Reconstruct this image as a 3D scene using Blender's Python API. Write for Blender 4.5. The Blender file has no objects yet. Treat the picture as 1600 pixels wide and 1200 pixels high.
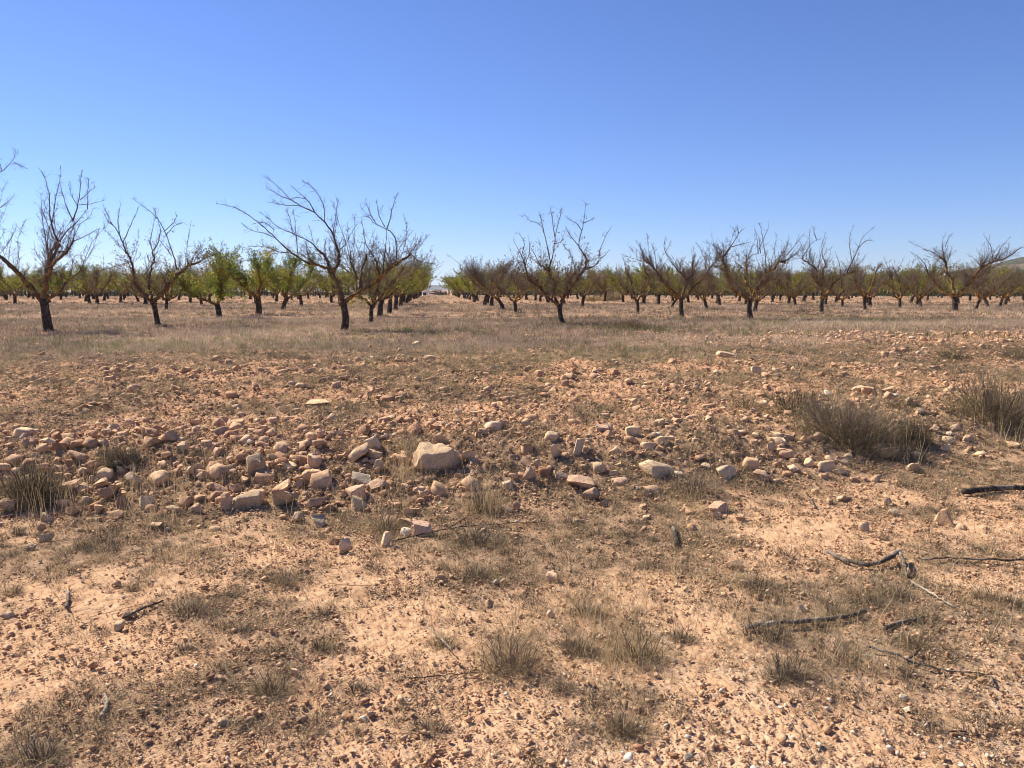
import bpy, math, random
import numpy as np
from mathutils import Vector

scene = bpy.context.scene
COL = scene.collection
rad = math.radians
np.seterr(all='ignore')

# ------------------------------------------------------------------ camera, sky, sun, exposure
CAMZ, PITCH, FPX = 1.62, rad(7.03), 1200.0
cam_data = bpy.data.cameras.new("camera")
cam_data.sensor_width = 36.0
cam_data.lens = 27.0
cam_data.clip_start = 0.05
cam_data.clip_end = 60000.0
cam = bpy.data.objects.new("camera", cam_data)
cam.location = (0, 0, CAMZ)
cam.rotation_euler = (math.pi / 2 - PITCH, 0, 0)
COL.objects.link(cam)
scene.camera = cam

SUN_EL, SUN_AZ = rad(43), rad(-55)          # azimuth measured from +Y (view direction) towards +X
world = bpy.data.worlds.new("World")
scene.world = world
world.use_nodes = True
wn = world.node_tree
wn.nodes.clear()
w_out = wn.nodes.new('ShaderNodeOutputWorld')
w_bg = wn.nodes.new('ShaderNodeBackground')
w_sky = wn.nodes.new('ShaderNodeTexSky')
w_sky.sky_type = 'NISHITA'
w_sky.sun_disc = False
w_sky.sun_elevation = SUN_EL
w_sky.sun_rotation = SUN_AZ
w_sky.altitude = 600
w_sky.air_density = 1.0
w_sky.dust_density = 0.0
w_sky.ozone_density = 3.0
w_bg.inputs['Strength'].default_value = 0.077
w_hue = wn.nodes.new('ShaderNodeMix'); w_hue.data_type = 'RGBA'; w_hue.blend_type = 'MULTIPLY'
w_hue.inputs['Factor'].default_value = 1.0
w_hue.inputs['B'].default_value = (0.61, 0.69, 1.0, 1)
wn.links.new(w_sky.outputs[0], w_hue.inputs['A'])
wn.links.new(w_hue.outputs['Result'], w_bg.inputs['Color'])
wn.links.new(w_bg.outputs[0], w_out.inputs['Surface'])

sun_data = bpy.data.lights.new("sun", 'SUN')
sun_data.energy = 4.9
sun_data.angle = rad(0.5)
sun_data.color = (1.0, 0.91, 0.75)
sun = bpy.data.objects.new("sun", sun_data)
sdir = Vector((math.sin(SUN_AZ) * math.cos(SUN_EL), math.cos(SUN_AZ) * math.cos(SUN_EL), math.sin(SUN_EL)))
sun.rotation_euler = sdir.to_track_quat('Z', 'Y').to_euler()
sun.location = (-20, 20, 30)
COL.objects.link(sun)

scene.view_settings.view_transform = 'Standard'
scene.view_settings.look = 'None'
scene.view_settings.exposure = 0.90
scene.view_settings.gamma = 1.0
scene.cycles.filter_width = 1.0
scene.cycles.max_bounces = 6
scene.cycles.diffuse_bounces = 3
scene.cycles.transparent_max_bounces = 8

# ------------------------------------------------------------------ numeric helpers
def hash2(ix, iy, seed):
    h = (ix.astype(np.int64) * 374761393 + iy.astype(np.int64) * 668265263 + seed * 1442695041) & 0x7fffffff
    h = ((h ^ (h >> 13)) * 1274126177) & 0x7fffffff
    h = (h ^ (h >> 16)) & 0xffffff
    return h / float(0xffffff)

def vnoise(x, y, seed=0):
    fx, fy = np.floor(x), np.floor(y)
    tx, ty = x - fx, y - fy
    tx = tx * tx * (3 - 2 * tx); ty = ty * ty * (3 - 2 * ty)
    a = hash2(fx, fy, seed); b = hash2(fx + 1, fy, seed)
    c = hash2(fx, fy + 1, seed); d = hash2(fx + 1, fy + 1, seed)
    return (a * (1 - tx) + b * tx) * (1 - ty) + (c * (1 - tx) + d * tx) * ty

def fbm(x, y, seed=0, oct=4, gain=0.5):
    s, amp, tot = 0.0, 1.0, 0.0
    for i in range(oct):
        s = s + amp * vnoise(x * 2.03 ** i + 17.3 * i, y * 2.03 ** i - 9.1 * i, seed + i)
        tot += amp; amp *= gain
    return s / tot

def worley(x, y, seed=0):
    fx, fy = np.floor(x), np.floor(y)
    best = np.full(np.shape(x), 9.0)
    idv = np.zeros(np.shape(x))
    for dx in (-1, 0, 1):
        for dy in (-1, 0, 1):
            cx, cy = fx + dx, fy + dy
            px = cx + hash2(cx, cy, seed); py = cy + hash2(cx, cy, seed + 7)
            d = (px - x) ** 2 + (py - y) ** 2
            m = d < best
            best = np.where(m, d, best)
            idv = np.where(m, hash2(cx, cy, seed + 13), idv)
    return np.sqrt(best), idv

def sstep(a, b, x):
    t = np.clip((x - a) / (b - a), 0, 1)
    return t * t * (3 - 2 * t)

# ------------------------------------------------------------------ terrain shape
def toe(X):
    return np.interp(X, [-9, -3.6, 0, 2, 4, 8], [5.7, 5.45, 5.65, 6.15, 7.1, 8.8])

def height(X, Y):
    X = np.asarray(X, float); Y = np.asarray(Y, float)
    s = Y - toe(X)
    z = 0.30 * sstep(-0.35, 1.4, s) + 0.17 * sstep(1.0, 7.0, s)
    z = z + 0.07 * (fbm(X / 1.7, Y / 1.7, 3, 3) - 0.5) * sstep(1.0, 3.0, Y) * (1 - sstep(30, 60, Y))
    z = z + 0.05 * np.exp(-((s - 0.75) / 0.55) ** 2) * (fbm(X / 0.8, Y / 0.8, 8, 2) + 0.2)
    z = z + 0.16 * np.exp(-((X - 11) / 6.0) ** 2 - ((Y - 16.5) / 3.0) ** 2)
    z = z - 7.0 * sstep(135, 480, np.hypot(X, Y))          # the plain falls away beyond the orchard
    return z

def detail(X, Y):
    """crumbly soil: lumps of several sizes"""
    R = np.hypot(X, Y); s = Y - toe(X)
    near = (1 - sstep(12, 26, R)) * sstep(1.2, 1.8, R)
    c1, i1 = worley(X / 0.16, Y / 0.16, 31); c2, i2 = worley(X / 0.055, Y / 0.055, 41); c3, i3 = worley(X / 0.024, Y / 0.024, 51)
    upper = sstep(-0.2, 0.8, s) * (1 - 0.5 * sstep(7.5, 12, s))
    lump1 = np.clip(0.62 - c1, 0, 1) * (0.3 + i1) * (0.010 + 0.030 * upper * (i1 > 0.45))
    lump2 = np.clip(0.62 - c2, 0, 1) * (i2 > 0.45) * (0.011 + 0.036 * upper)
    lump3 = np.clip(0.6 - c3, 0, 1) * (i3 > 0.3) * 0.011 * (1 - sstep(6, 9, R))
    rip = 0.026 * (fbm(X / 0.35, Y / 0.35, 61, 4) - 0.5)
    return near * (lump1 + lump2 + lump3 + rip)

def surf(X, Y):
    return height(X, Y) + detail(X, Y)

def pix_dir(x, y):
    u = (x - 800.0) / FPX; v = (y - 600.0) / FPX
    c, s = math.cos(PITCH), math.sin(PITCH)
    return np.array([u, c - v * s, -s - v * c])

_T = np.concatenate([np.arange(1.2, 30, 0.02), np.arange(30, 500, 0.25)])
def ground_at(x, y):
    """the point of the ground seen at photo pixel x, y"""
    d = pix_dir(x, y)
    P = _T[:, None] * d[None, :]
    below = (CAMZ + P[:, 2]) < height(P[:, 0], P[:, 1])
    i = int(np.argmax(below)) if below.any() else len(_T) - 1
    X, Y = P[i, 0], P[i, 1]
    return np.array([X, Y, float(height(X, Y))])

def metres(px, p):
    return px * float(p[1]) / FPX

# ------------------------------------------------------------------ mesh helpers
def mk_mesh(name, V, tris=None, quads=None, mat=None, attrs=None, smooth=False):
    V = np.asarray(V, np.float32).reshape(-1, 3)
    me = bpy.data.meshes.new(name)
    me.vertices.add(len(V)); me.vertices.foreach_set('co', V.ravel())
    nt = 0 if tris is None else len(tris); nq = 0 if quads is None else len(quads)
    loops = []
    if nt: loops.append(np.asarray(tris, np.int32).ravel())
    if nq: loops.append(np.asarray(quads, np.int32).ravel())
    loops = np.concatenate(loops)
    me.loops.add(len(loops)); me.loops.foreach_set('vertex_index', loops)
    me.polygons.add(nt + nq)
    starts = np.concatenate([np.arange(nt) * 3, nt * 3 + np.arange(nq) * 4]).astype(np.int32)
    me.polygons.foreach_set('loop_start', starts)
    if smooth:
        me.polygons.foreach_set('use_smooth', np.ones(nt + nq, bool))
    for k, a in (attrs or {}).items():
        a = np.asarray(a, np.float32)
        if a.ndim == 1:
            at = me.attributes.new(k, 'FLOAT', 'POINT'); at.data.foreach_set('value', a)
        else:
            at = me.attributes.new(k, 'FLOAT_COLOR', 'POINT')
            at.data.foreach_set('color', np.concatenate([a, np.ones((len(a), 1), np.float32)], 1).ravel())
    me.update(calc_edges=True)
    me.validate()
    if mat is not None: me.materials.append(mat)
    return me

def link(name, data, parent=None, loc=(0, 0, 0), rot=(0, 0, 0), scale=(1, 1, 1)):
    o = bpy.data.objects.new(name, data)
    o.location = loc; o.rotation_euler = rot; o.scale = scale
    COL.objects.link(o)
    if parent is not None: o.parent = parent
    return o

def tag(o, label=None, cat=None, group=None, kind=None):
    if label: o['label'] = label
    if cat: o['category'] = cat
    if group: o['group'] = group
    if kind: o['kind'] = kind
    return o

class Soup:
    """collects vertex and face blocks for ONE mesh"""
    def __init__(self): self.V = []; self.T = []; self.Q = []; self.n = 0; self.A = []
    def add(self, V, T=None, Q=None, a=None):
        V = np.asarray(V).reshape(-1, 3)
        self.V.append(V)
        if T is not None and len(T): self.T.append(np.asarray(T) + self.n)
        if Q is not None and len(Q): self.Q.append(np.asarray(Q) + self.n)
        self.A.append(np.zeros(len(V)) if a is None else np.broadcast_to(a, (len(V),)))
        self.n += len(V)
    def mesh(self, name, mat, smooth=False):
        if not self.n: return None
        return mk_mesh(name, np.concatenate(self.V), np.concatenate(self.T) if self.T else None,
                       np.concatenate(self.Q) if self.Q else None, mat, {'tint': np.concatenate(self.A)}, smooth)

def tubes(P, R, sides=3):
    """P (N,K,3) paths, R (N,K) radii -> vertices, quads"""
    P = np.asarray(P, float); R = np.asarray(R, float)
    N, K, _ = P.shape
    t = np.gradient(P, axis=1)
    t /= np.linalg.norm(t, axis=2, keepdims=True) + 1e-9
    d = P[:, -1] - P[:, 0]
    ref = np.where(np.abs(d[:, 2:3]) > 0.75 * np.linalg.norm(d, axis=1, keepdims=True), np.array([[1.0, 0, 0]]), np.array([[0, 0, 1.0]]))
    u = np.cross(t, ref[:, None, :]); u /= np.linalg.norm(u, axis=2, keepdims=True) + 1e-9
    w = np.cross(t, u)
    ang = np.arange(sides) * 2 * math.pi / sides
    V = P[:, :, None, :] + R[:, :, None, None] * (u[:, :, None, :] * np.cos(ang)[None, None, :, None] + w[:, :, None, :] * np.sin(ang)[None, None, :, None])
    idx = np.arange(N * K * sides).reshape(N, K, sides)
    a = idx[:, :-1, :]; b = np.roll(a, -1, 2); c = idx[:, 1:, :]; e = np.roll(c, -1, 2)
    Q = np.stack([a, b, e, c], -1).reshape(-1, 4)
    return V.reshape(-1, 3), Q

def resample(pts, n):
    pts = np.asarray(pts, float)
    seg = np.linalg.norm(np.diff(pts, axis=0), axis=1)
    s = np.concatenate([[0], np.cumsum(seg)])
    # smooth (Catmull-Rom like) by interpolating then light averaging
    q = np.linspace(0, s[-1], n)
    out = np.stack([np.interp(q, s, pts[:, k]) for k in range(3)], 1)
    for _ in range(2):
        out[1:-1] = 0.25 * out[:-2] + 0.5 * out[1:-1] + 0.25 * out[2:]
    return out, s[-1]

def blades(base, h, az, lean, width, tint, soup, curl=0.5, fine=False):
    """thin tapering blades of grass, bending over towards their tips"""
    N = len(base)
    d = np.stack([np.cos(az), np.sin(az), np.zeros(N)], 1)
    side = np.stack([-np.sin(az), np.cos(az), np.zeros(N)], 1)
    rg = np.random.default_rng(N)
    rt = rg.uniform(0, 6.28, N)
    side = side * np.cos(rt)[:, None] + d * np.sin(rt)[:, None]
    up = np.array([0, 0, 1.0])
    w = width[:, None] * 0.5
    def at(t):
        zz = h * (t - curl * np.minimum(lean, 1.6) * 0.38 * t * t)
        return base + zz[:, None] * up + d * (h * lean * t ** 1.6)[:, None]
    if fine:
        kink = rg.normal(0, 0.07, (N, 3)) * h[:, None]
        a, b = at(0.35) + kink * 0.5, at(0.7) + kink
        V = np.stack([base - side * w, base + side * w, a - side * w * 0.9, a + side * w * 0.9, b - side * w * 0.65, b + side * w * 0.65, at(1.0)], 1)
        o = np.arange(N)[:, None] * 7
        soup.add(V, np.concatenate([o + 4, o + 5, o + 6], 1), np.concatenate([np.concatenate([o, o + 1, o + 3, o + 2], 1), np.concatenate([o + 2, o + 3, o + 5, o + 4], 1)]), np.repeat(tint, 7))
        return
    mid, tip = at(0.55), at(1.0)
    V = np.stack([base - side * w, base + side * w, mid - side * w * 0.75, mid + side * w * 0.75, tip], 1)
    o = np.arange(N)[:, None] * 5
    soup.add(V, np.concatenate([o + 2, o + 3, o + 4], 1), np.concatenate([o, o + 1, o + 3, o + 2], 1), np.repeat(tint, 5))

# ------------------------------------------------------------------ materials
def new_mat(name):
    m = bpy.data.materials.new(name); m.use_nodes = True
    nt = m.node_tree; nt.nodes.clear()
    return m, nt, nt.nodes, nt.links

def ramp(nodes, stops):
    r = nodes.new('ShaderNodeValToRGB')
    e = r.color_ramp.elements
    while len(e) < len(stops): e.new(0.5)
    for i, (p, c) in enumerate(stops):
        e[i].position = p; e[i].color = (*c, 1)
    return r

def noise(nodes, links, scale, detail=4, rough=0.55, vec=None):
    n = nodes.new('ShaderNodeTexNoise')
    n.inputs['Scale'].default_value = scale; n.inputs['Detail'].default_value = detail; n.inputs['Roughness'].default_value = rough
    if vec is not None: links.new(vec, n.inputs['Vector'])
    return n

def mixc(nodes, links, fac, a, b, mode='MIX'):
    m = nodes.new('ShaderNodeMix'); m.data_type = 'RGBA'; m.blend_type = mode
    for s, v in ((m.inputs['Factor'], fac), (m.inputs['A'], a), (m.inputs['B'], b)):
        if isinstance(v, (int, float)): s.default_value = v
        elif isinstance(v, tuple): s.default_value = (*v, 1)
        else: links.new(v, s)
    return m.outputs['Result']

def math_node(nodes, links, op, a, b=None):
    m = nodes.new('ShaderNodeMath'); m.operation = op
    for s, v in ((m.inputs[0], a), (m.inputs[1], b)):
        if v is None: continue
        if isinstance(v, (int, float)): s.default_value = v
        else: links.new(v, s)
    return m.outputs[0]

def diffuse_out(nodes, links, color, rough=0.95, bump=None, trans=None, spec=0.15):
    out = nodes.new('ShaderNodeOutputMaterial')
    p = nodes.new('ShaderNodeBsdfPrincipled')
    p.inputs['Roughness'].default_value = rough
    p.inputs['Specular IOR Level'].default_value = spec
    if isinstance(color, tuple): p.inputs['Base Color'].default_value = (*color, 1)
    else: links.new(color, p.inputs['Base Color'])
    if bump is not None: links.new(bump, p.inputs['Normal'])
    sh = p.outputs[0]
    if trans:
        t = nodes.new('ShaderNodeBsdfTranslucent')
        if isinstance(color, tuple): t.inputs['Color'].default_value = (*color, 1)
        else: links.new(color, t.inputs['Color'])
        mx = nodes.new('ShaderNodeMixShader'); mx.inputs[0].default_value = trans
        links.new(sh, mx.inputs[1]); links.new(t.outputs[0], mx.inputs[2]); sh = mx.outputs[0]
    links.new(sh, out.inputs['Surface'])

def bump_node(nodes, links, h, strength, dist):
    b = nodes.new('ShaderNodeBump'); b.inputs['Strength'].default_value = strength; b.inputs['Distance'].default_value = dist
    links.new(h, b.inputs['Height'])
    return b.outputs[0]

def attr(nodes, name):
    a = nodes.new('ShaderNodeAttribute'); a.attribute_name = name
    return a

def ground_material():
    m, nt, N, L = new_mat('dry_soil')
    tc = N.new('ShaderNodeTexCoord'); P = tc.outputs['Object']
    z = attr(N, 'zone'); sep = N.new('ShaderNodeSeparateColor'); L.new(z.outputs['Color'], sep.inputs[0])
    n1 = noise(N, L, 1.3, 6, 0.6, P); n2 = noise(N, L, 14, 5, 0.65, P); n3 = noise(N, L, 110, 4, 0.7, P)
    soil = ramp(N, [(0.25, (0.40, 0.225, 0.13)), (0.5, (0.55, 0.345, 0.205)), (0.75, (0.645, 0.435, 0.28))])
    L.new(n2.outputs['Fac'], soil.inputs[0])
    red = ramp(N, [(0.25, (0.30, 0.145, 0.075)), (0.55, (0.45, 0.255, 0.15)), (0.8, (0.56, 0.37, 0.24))])
    L.new(n2.outputs['Fac'], red.inputs[0])
    pale = ramp(N, [(0.3, (0.56, 0.40, 0.28)), (0.7, (0.70, 0.54, 0.40))])
    L.new(n2.outputs['Fac'], pale.inputs[0])
    litter = ramp(N, [(0.3, (0.13, 0.095, 0.065)), (0.7, (0.27, 0.20, 0.14))])
    L.new(n3.outputs['Fac'], litter.inputs[0])
    c = mixc(N, L, sep.outputs[1], soil.outputs[0], red.outputs[0])
    c = mixc(N, L, sep.outputs[2], c, pale.outputs[0])
    lf = math_node(N, L, 'MULTIPLY', sep.outputs[0], math_node(N, L, 'GREATER_THAN', n3.outputs['Fac'], 0.44))
    c = mixc(N, L, lf, c, litter.outputs[0])
    sp = ramp(N, [(0.2, (0.72, 0.70, 0.68)), (0.5, (1, 1, 1)), (0.85, (1.16, 1.14, 1.12))])
    L.new(n3.outputs['Fac'], sp.inputs[0])
    c = mixc(N, L, 1.0, c, sp.outputs[0], 'MULTIPLY')
    hsum = math_node(N, L, 'ADD', math_node(N, L, 'MULTIPLY', n2.outputs['Fac'], 0.5), math_node(N, L, 'MULTIPLY', n3.outputs['Fac'], 0.35))
    diffuse_out(N, L, c, 0.97, bump_node(N, L, hsum, 0.9, 0.018), spec=0.05)
    return m

def stone_material(name='limestone', per_object=False):
    m, nt, N, L = new_mat(name)
    tc = N.new('ShaderNodeTexCoord'); geo = N.new('ShaderNodeNewGeometry')
    P = geo.outputs['Position']
    n1 = noise(N, L, 9, 5, 0.6, P); n2 = noise(N, L, 70, 5, 0.7, P)
    if per_object:
        oi = N.new('ShaderNodeObjectInfo'); base = oi.outputs['Color']
    else:
        a = attr(N, 'tint')
        r = ramp(N, [(0.0, (0.36, 0.19, 0.105)), (0.35, (0.52, 0.31, 0.185)), (0.62, (0.61, 0.395, 0.245)), (0.85, (0.67, 0.47, 0.30)), (1.0, (0.70, 0.60, 0.48))])
        L.new(a.outputs['Fac'], r.inputs[0]); base = r.outputs[0]
    v = ramp(N, [(0.25, (0.62, 0.58, 0.55)), (0.5, (0.98, 0.97, 0.95)), (0.75, (1.2, 1.17, 1.12))])
    L.new(n1.outputs['Fac'], v.inputs[0])
    c = mixc(N, L, 1.0, base, v.outputs[0], 'MULTIPLY')
    spk = ramp(N, [(0.36, (0.7, 0.66, 0.62)), (0.47, (1, 1, 1)), (0.66, (1.0, 1.0, 1.0)), (0.75, (1.18, 1.18, 1.18))])
    L.new(n2.outputs['Fac'], spk.inputs[0])
    c = mixc(N, L, 1.0, c, spk.outputs[0], 'MULTIPLY')
    # grey lichen blotches
    n4 = noise(N, L, 22, 3, 0.6, P)
    lm = ramp(N, [(0.60, (0, 0, 0)), (0.66, (1, 1, 1))]); L.new(n4.outputs['Fac'], lm.inputs[0])
    c = mixc(N, L, math_node(N, L, 'MULTIPLY', lm.outputs[0], 0.45), c, (0.42, 0.36, 0.28))
    h = math_node(N, L, 'ADD', n1.outputs['Fac'], math_node(N, L, 'MULTIPLY', n2.outputs['Fac'], 0.4))
    diffuse_out(N, L, c, 0.92, bump_node(N, L, h, 0.8, 0.02), spec=0.15)
    return m

def tint_material(name, stops, trans=0.0, rough=0.8, vary=None, spec=0.1):
    m, nt, N, L = new_mat(name)
    a = attr(N, 'tint')
    r = ramp(N, stops); L.new(a.outputs['Fac'], r.inputs[0])
    c = r.outputs[0]
    if vary:
        geo = N.new('ShaderNodeNewGeometry')
        n1 = noise(N, L, vary, 3, 0.6, geo.outputs['Position'])
        v = ramp(N, [(0.3, (0.7, 0.7, 0.7)), (0.7, (1.25, 1.25, 1.25))]); L.new(n1.outputs['Fac'], v.inputs[0])
        c = mixc(N, L, 1.0, c, v.outputs[0], 'MULTIPLY')
    diffuse_out(N, L, c, rough, None, trans, spec)
    return m

def bark_material(name, dark, mid, lichen, amount):
    m, nt, N, L = new_mat(name)
    geo = N.new('ShaderNodeNewGeometry'); P = geo.outputs['Position']
    mp = N.new('ShaderNodeMapping'); mp.inputs['Scale'].default_value = (1, 1, 0.3); L.new(P, mp.inputs['Vector'])
    n1 = noise(N, L, 30, 5, 0.65, mp.outputs[0]); n2 = noise(N, L, 5.5, 4, 0.65, P)
    r = ramp(N, [(0.35, dark), (0.7, mid)]); L.new(n1.outputs['Fac'], r.inputs[0])
    lm = ramp(N, [(0.62 - amount * 0.3, (0, 0, 0)), (0.74 - amount * 0.3, (1, 1, 1))]); L.new(n2.outputs['Fac'], lm.inputs[0])
    c = mixc(N, L, lm.outputs[0], r.outputs[0], lichen)
    diffuse_out(N, L, c, 0.95, bump_node(N, L, n1.outputs['Fac'], 1.0, 0.03), spec=0.05)
    return m

M_SOIL = ground_material()
M_STONE = stone_material('limestone')
M_ROCK = stone_material('limestone_block', True)
M_STRAW = tint_material('dry_straw', [(0.0, (0.13, 0.10, 0.065)), (0.3, (0.29, 0.215, 0.13)), (0.6, (0.42, 0.32, 0.19)), (0.85, (0.56, 0.42, 0.21)), (1.0, (0.66, 0.55, 0.38))], 0.25)
M_CUSHION = tint_material('grey_cushion_plants', [(0.0, (0.055, 0.044, 0.032)), (0.5, (0.135, 0.105, 0.072)), (0.85, (0.28, 0.22, 0.145)), (1.0, (0.42, 0.34, 0.235))], 0.12)
M_FIELD = tint_material('field_grass', [(0.0, (0.12, 0.098, 0.072)), (0.35, (0.30, 0.235, 0.17)), (0.7, (0.49, 0.38, 0.275)), (1.0, (0.66, 0.54, 0.39))], 0.25)
M_GREENWEED = tint_material('green_weeds', [(0.0, (0.08, 0.085, 0.035)), (0.5, (0.17, 0.18, 0.07)), (1.0, (0.32, 0.30, 0.14))], 0.35)
M_SHRUB = tint_material('olive_shrub', [(0.0, (0.09, 0.075, 0.042)), (0.5, (0.21, 0.17, 0.095)), (0.85, (0.36, 0.28, 0.16)), (1.0, (0.52, 0.41, 0.22))], 0.25)
M_TRUNK = bark_material('black_bark', (0.025, 0.02, 0.017), (0.11, 0.088, 0.072), (0.20, 0.16, 0.125), 0.25)
M_LIMB = bark_material('brown_bark', (0.07, 0.045, 0.03), (0.21, 0.135, 0.08), (0.32, 0.19, 0.06), 0.45)
M_LICHEN = bark_material('lichen_bark', (0.08, 0.05, 0.03), (0.24, 0.155, 0.085), (0.42, 0.25, 0.06), 0.5)
M_TWIG = tint_material('twig_bark', [(0.0, (0.075, 0.056, 0.046)), (1.0, (0.24, 0.18, 0.145))], 0, 0.8)
M_LEAF = tint_material('almond_leaves', [(0.0, (0.09, 0.13, 0.022)), (0.5, (0.19, 0.245, 0.03)), (0.82, (0.35, 0.36, 0.045)), (1.0, (0.42, 0.31, 0.07))], 0.6, 0.5)
M_DEADLEAF = tint_material('dry_leaves', [(0.0, (0.09, 0.06, 0.04)), (0.5, (0.22, 0.14, 0.08)), (1.0, (0.38, 0.26, 0.12))], 0.4, 0.7)
M_BARKBIT = bark_material('loose_bark', (0.16, 0.095, 0.06), (0.33, 0.20, 0.13), (0.4, 0.27, 0.18), 0.3)
M_FARBARK = bark_material('brown_branches', (0.10, 0.078, 0.055), (0.25, 0.195, 0.135), (0.34, 0.26, 0.09), 0.35)
M_WOOD = bark_material('weathered_wood', (0.075, 0.058, 0.045), (0.26, 0.205, 0.155), (0.44, 0.37, 0.29), 0.45)
M_DARKWOOD = bark_material('dark_wood', (0.04, 0.032, 0.026), (0.14, 0.11, 0.09), (0.28, 0.23, 0.19), 0.35)
M_PALEWOOD = bark_material('bleached_wood', (0.26, 0.21, 0.16), (0.46, 0.39, 0.31), (0.55, 0.48, 0.40), 0.3)

# ------------------------------------------------------------------ the ground: one sheet from the track to the horizon
def density_mask(X, Y):
    """how much dry plant litter lies on the soil"""
    m = fbm(X / 0.9, Y / 0.9, 21, 4)
    m = sstep(0.44, 0.62, m)
    for gx, gy, r, a in BUMPS:
        m = m + a * np.exp(-((X - gx) ** 2 + (Y - gy) ** 2) / (r * r))
    s = Y - toe(X)
    m = m * (1 - 0.75 * np.exp(-((Y - 2.3) / 0.7) ** 2) * sstep(0.2, 1.2, X))
    m = m + 0.85 * np.exp(-((s - 0.4) / 0.85) ** 2)
    return np.clip(m, 0, 1)

BUMPS = []
for bx, by, br, ba in [(800, 1010, 75, .7), (1000, 1010, 80, .9), (930, 960, 90, .6), (1200, 950, 110, .7), (1230, 1040, 55, .6), (750, 850, 150, .8),
                       (1000, 850, 120, .6), (420, 1070, 45, .6), (60, 1150, 70, .9), (290, 950, 60, .7), (445, 905, 40, .6), (1350, 900, 90, .5), (600, 1060, 60, .3),
                       (300, 1150, 60, .4), (650, 1130, 80, .4), (20, 900, 50, .5), (1330, 960, 90, .5), (960, 1090, 70, .7), (480, 960, 40, .4), (1460, 640, 90, .5)]:
    g = ground_at(bx, by)
    BUMPS.append((g[0], g[1], metres(br, g), ba))

def build_ground():
    a_in = np.linspace(-53, 53, 1200)
    a_out = np.linspace(53, 180, 36)[1:]
    ang = np.radians(np.concatenate([-a_out[::-1], a_in, a_out[:-1]]))
    r = np.concatenate([[0.02], np.geomspace(0.6, 1.9, 30)[:-1], np.geomspace(1.9, 17, 850)[:-1], np.geomspace(17, 200, 190)[:-1], np.geomspace(200, 12000, 70)])
    A, R = np.meshgrid(ang, r)
    X, Y = np.sin(A) * R, np.cos(A) * R
    Z = height(X, Y)
    s = Y - toe(X)
    Z = Z + detail(X, Y)
    lit = density_mask(X, Y) * (1 - sstep(16, 24, R))
    lit = np.maximum(lit, 0.55 * sstep(11, 16, R + 3 * (fbm(X / 3, Y / 3, 77, 3) - 0.5)) * (1 - 0.8 * np.exp(-((X - 12) / 6.5) ** 2 - ((Y - 16) / 5.5) ** 2)))
    redm = np.clip(sstep(-0.3, 1.5, s) * 0.75 * (0.4 + fbm(X / 1.1, Y / 1.1, 71, 3)), 0, 1)
    pale = 0.35 * sstep(0.52, 0.60, fbm(X / 0.16 + 3, Y / 0.16, 81, 5, 0.65)) * (1 - sstep(-0.6, 0.2, s)) * sstep(-0.6, 1.4, X) * (1 - sstep(2.6, 4.2, Y - 0.3 * X))
    pale = np.maximum(pale, 0.50 * sstep(3.0, 2.3, R + 0.5 * (fbm(X / 0.5, Y / 0.5, 91, 3) - 0.5)) * sstep(-1, 0.6, X))
    pale = np.maximum(pale, 0.6 * np.exp(-((R - 128) / 10) ** 2) * sstep(0, 20, X))
    zone = np.stack([lit * 0.6, redm, pale], -1).reshape(-1, 3)
    V = np.stack([X, Y, Z], -1).reshape(-1, 3)
    nr, na = len(r), len(ang)
    idx = np.arange(nr * na).reshape(nr, na)
    a = idx[:-1]; b = np.roll(idx, -1, 1)[:-1]; c = np.roll(idx, -1, 1)[1:]; d = idx[1:]
    Q = np.stack([a, b, c, d], -1).reshape(-1, 4)[:, ::-1]
    o = link("ground", mk_mesh("ground", V, None, Q, M_SOIL, {'zone': zone}, False))
    tag(o, "sandy orange soil of the stony bank and the flat orchard field", "ground", None, 'structure')

build_ground()

# ------------------------------------------------------------------ stone shapes
def ico(sub):
    import bmesh
    bm = bmesh.new(); bmesh.ops.create_icosphere(bm, subdivisions=sub, radius=1.0)
    bm.verts.ensure_lookup_table()
    V = np.array([v.co[:] for v in bm.verts]); T = np.array([[v.index for v in f.verts] for f in bm.faces])
    bm.free()
    return V, T

ICO = {s: ico(s) for s in (1, 2, 3, 4)}

def rock_shape(seed, sub, cuts=9, rough=0.05, blocky=0.0):
    """a broken stone: a ball cut by planes, then roughened"""
    rng = np.random.default_rng(seed)
    V, T = ICO[sub]; V = V.copy() * 1.7; cuts = cuts + 6
    n = rng.normal(size=(cuts, 3)); n /= np.linalg.norm(n, axis=1, keepdims=True)
    dd = rng.uniform(0.50, 0.86, cuts)
    if blocky > 0:
        q = np.concatenate([np.eye(3), -np.eye(3)]) + rng.normal(0, 0.16, (6, 3))
        q /= np.linalg.norm(q, axis=1, keepdims=True)
        n = np.concatenate([n, q]); dd = np.concatenate([dd + 0.16, rng.uniform(0.6, 0.75, 6)])
    for k in range(len(n)):
        e = V @ n[k] - dd[k]
        V -= np.maximum(e, 0)[:, None] * n[k]
    off = rng.uniform(0, 50, 3)
    f = (fbm(V[:, 0] * 2.1 + off[0] + V[:, 2] * 1.3, V[:, 1] * 2.1 + off[1] - V[:, 2] * 0.9, seed % 997, 4, 0.6) - 0.5)
    V *= (1 + rough * 2.6 * f)[:, None]
    if sub >= 2:
        g = fbm(V[:, 0] * 7 + V[:, 2] * 5 + off[1], V[:, 1] * 7 - V[:, 2] * 6, seed % 991 + 3, 3, 0.6) - 0.5
        V *= (1 + (0.05 + rough) * 1.4 * g)[:, None]
    V /= np.abs(V).max(axis=0)
    if blocky > 1.5:                                 # pointed towards the top
        V[:, :2] *= (1 - 0.36 * (V[:, 2:3] + 1))
        V[:, 0] += 0.25 * (V[:, 2] + 1) * rng.uniform(-1, 1)
    return V, T

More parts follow.
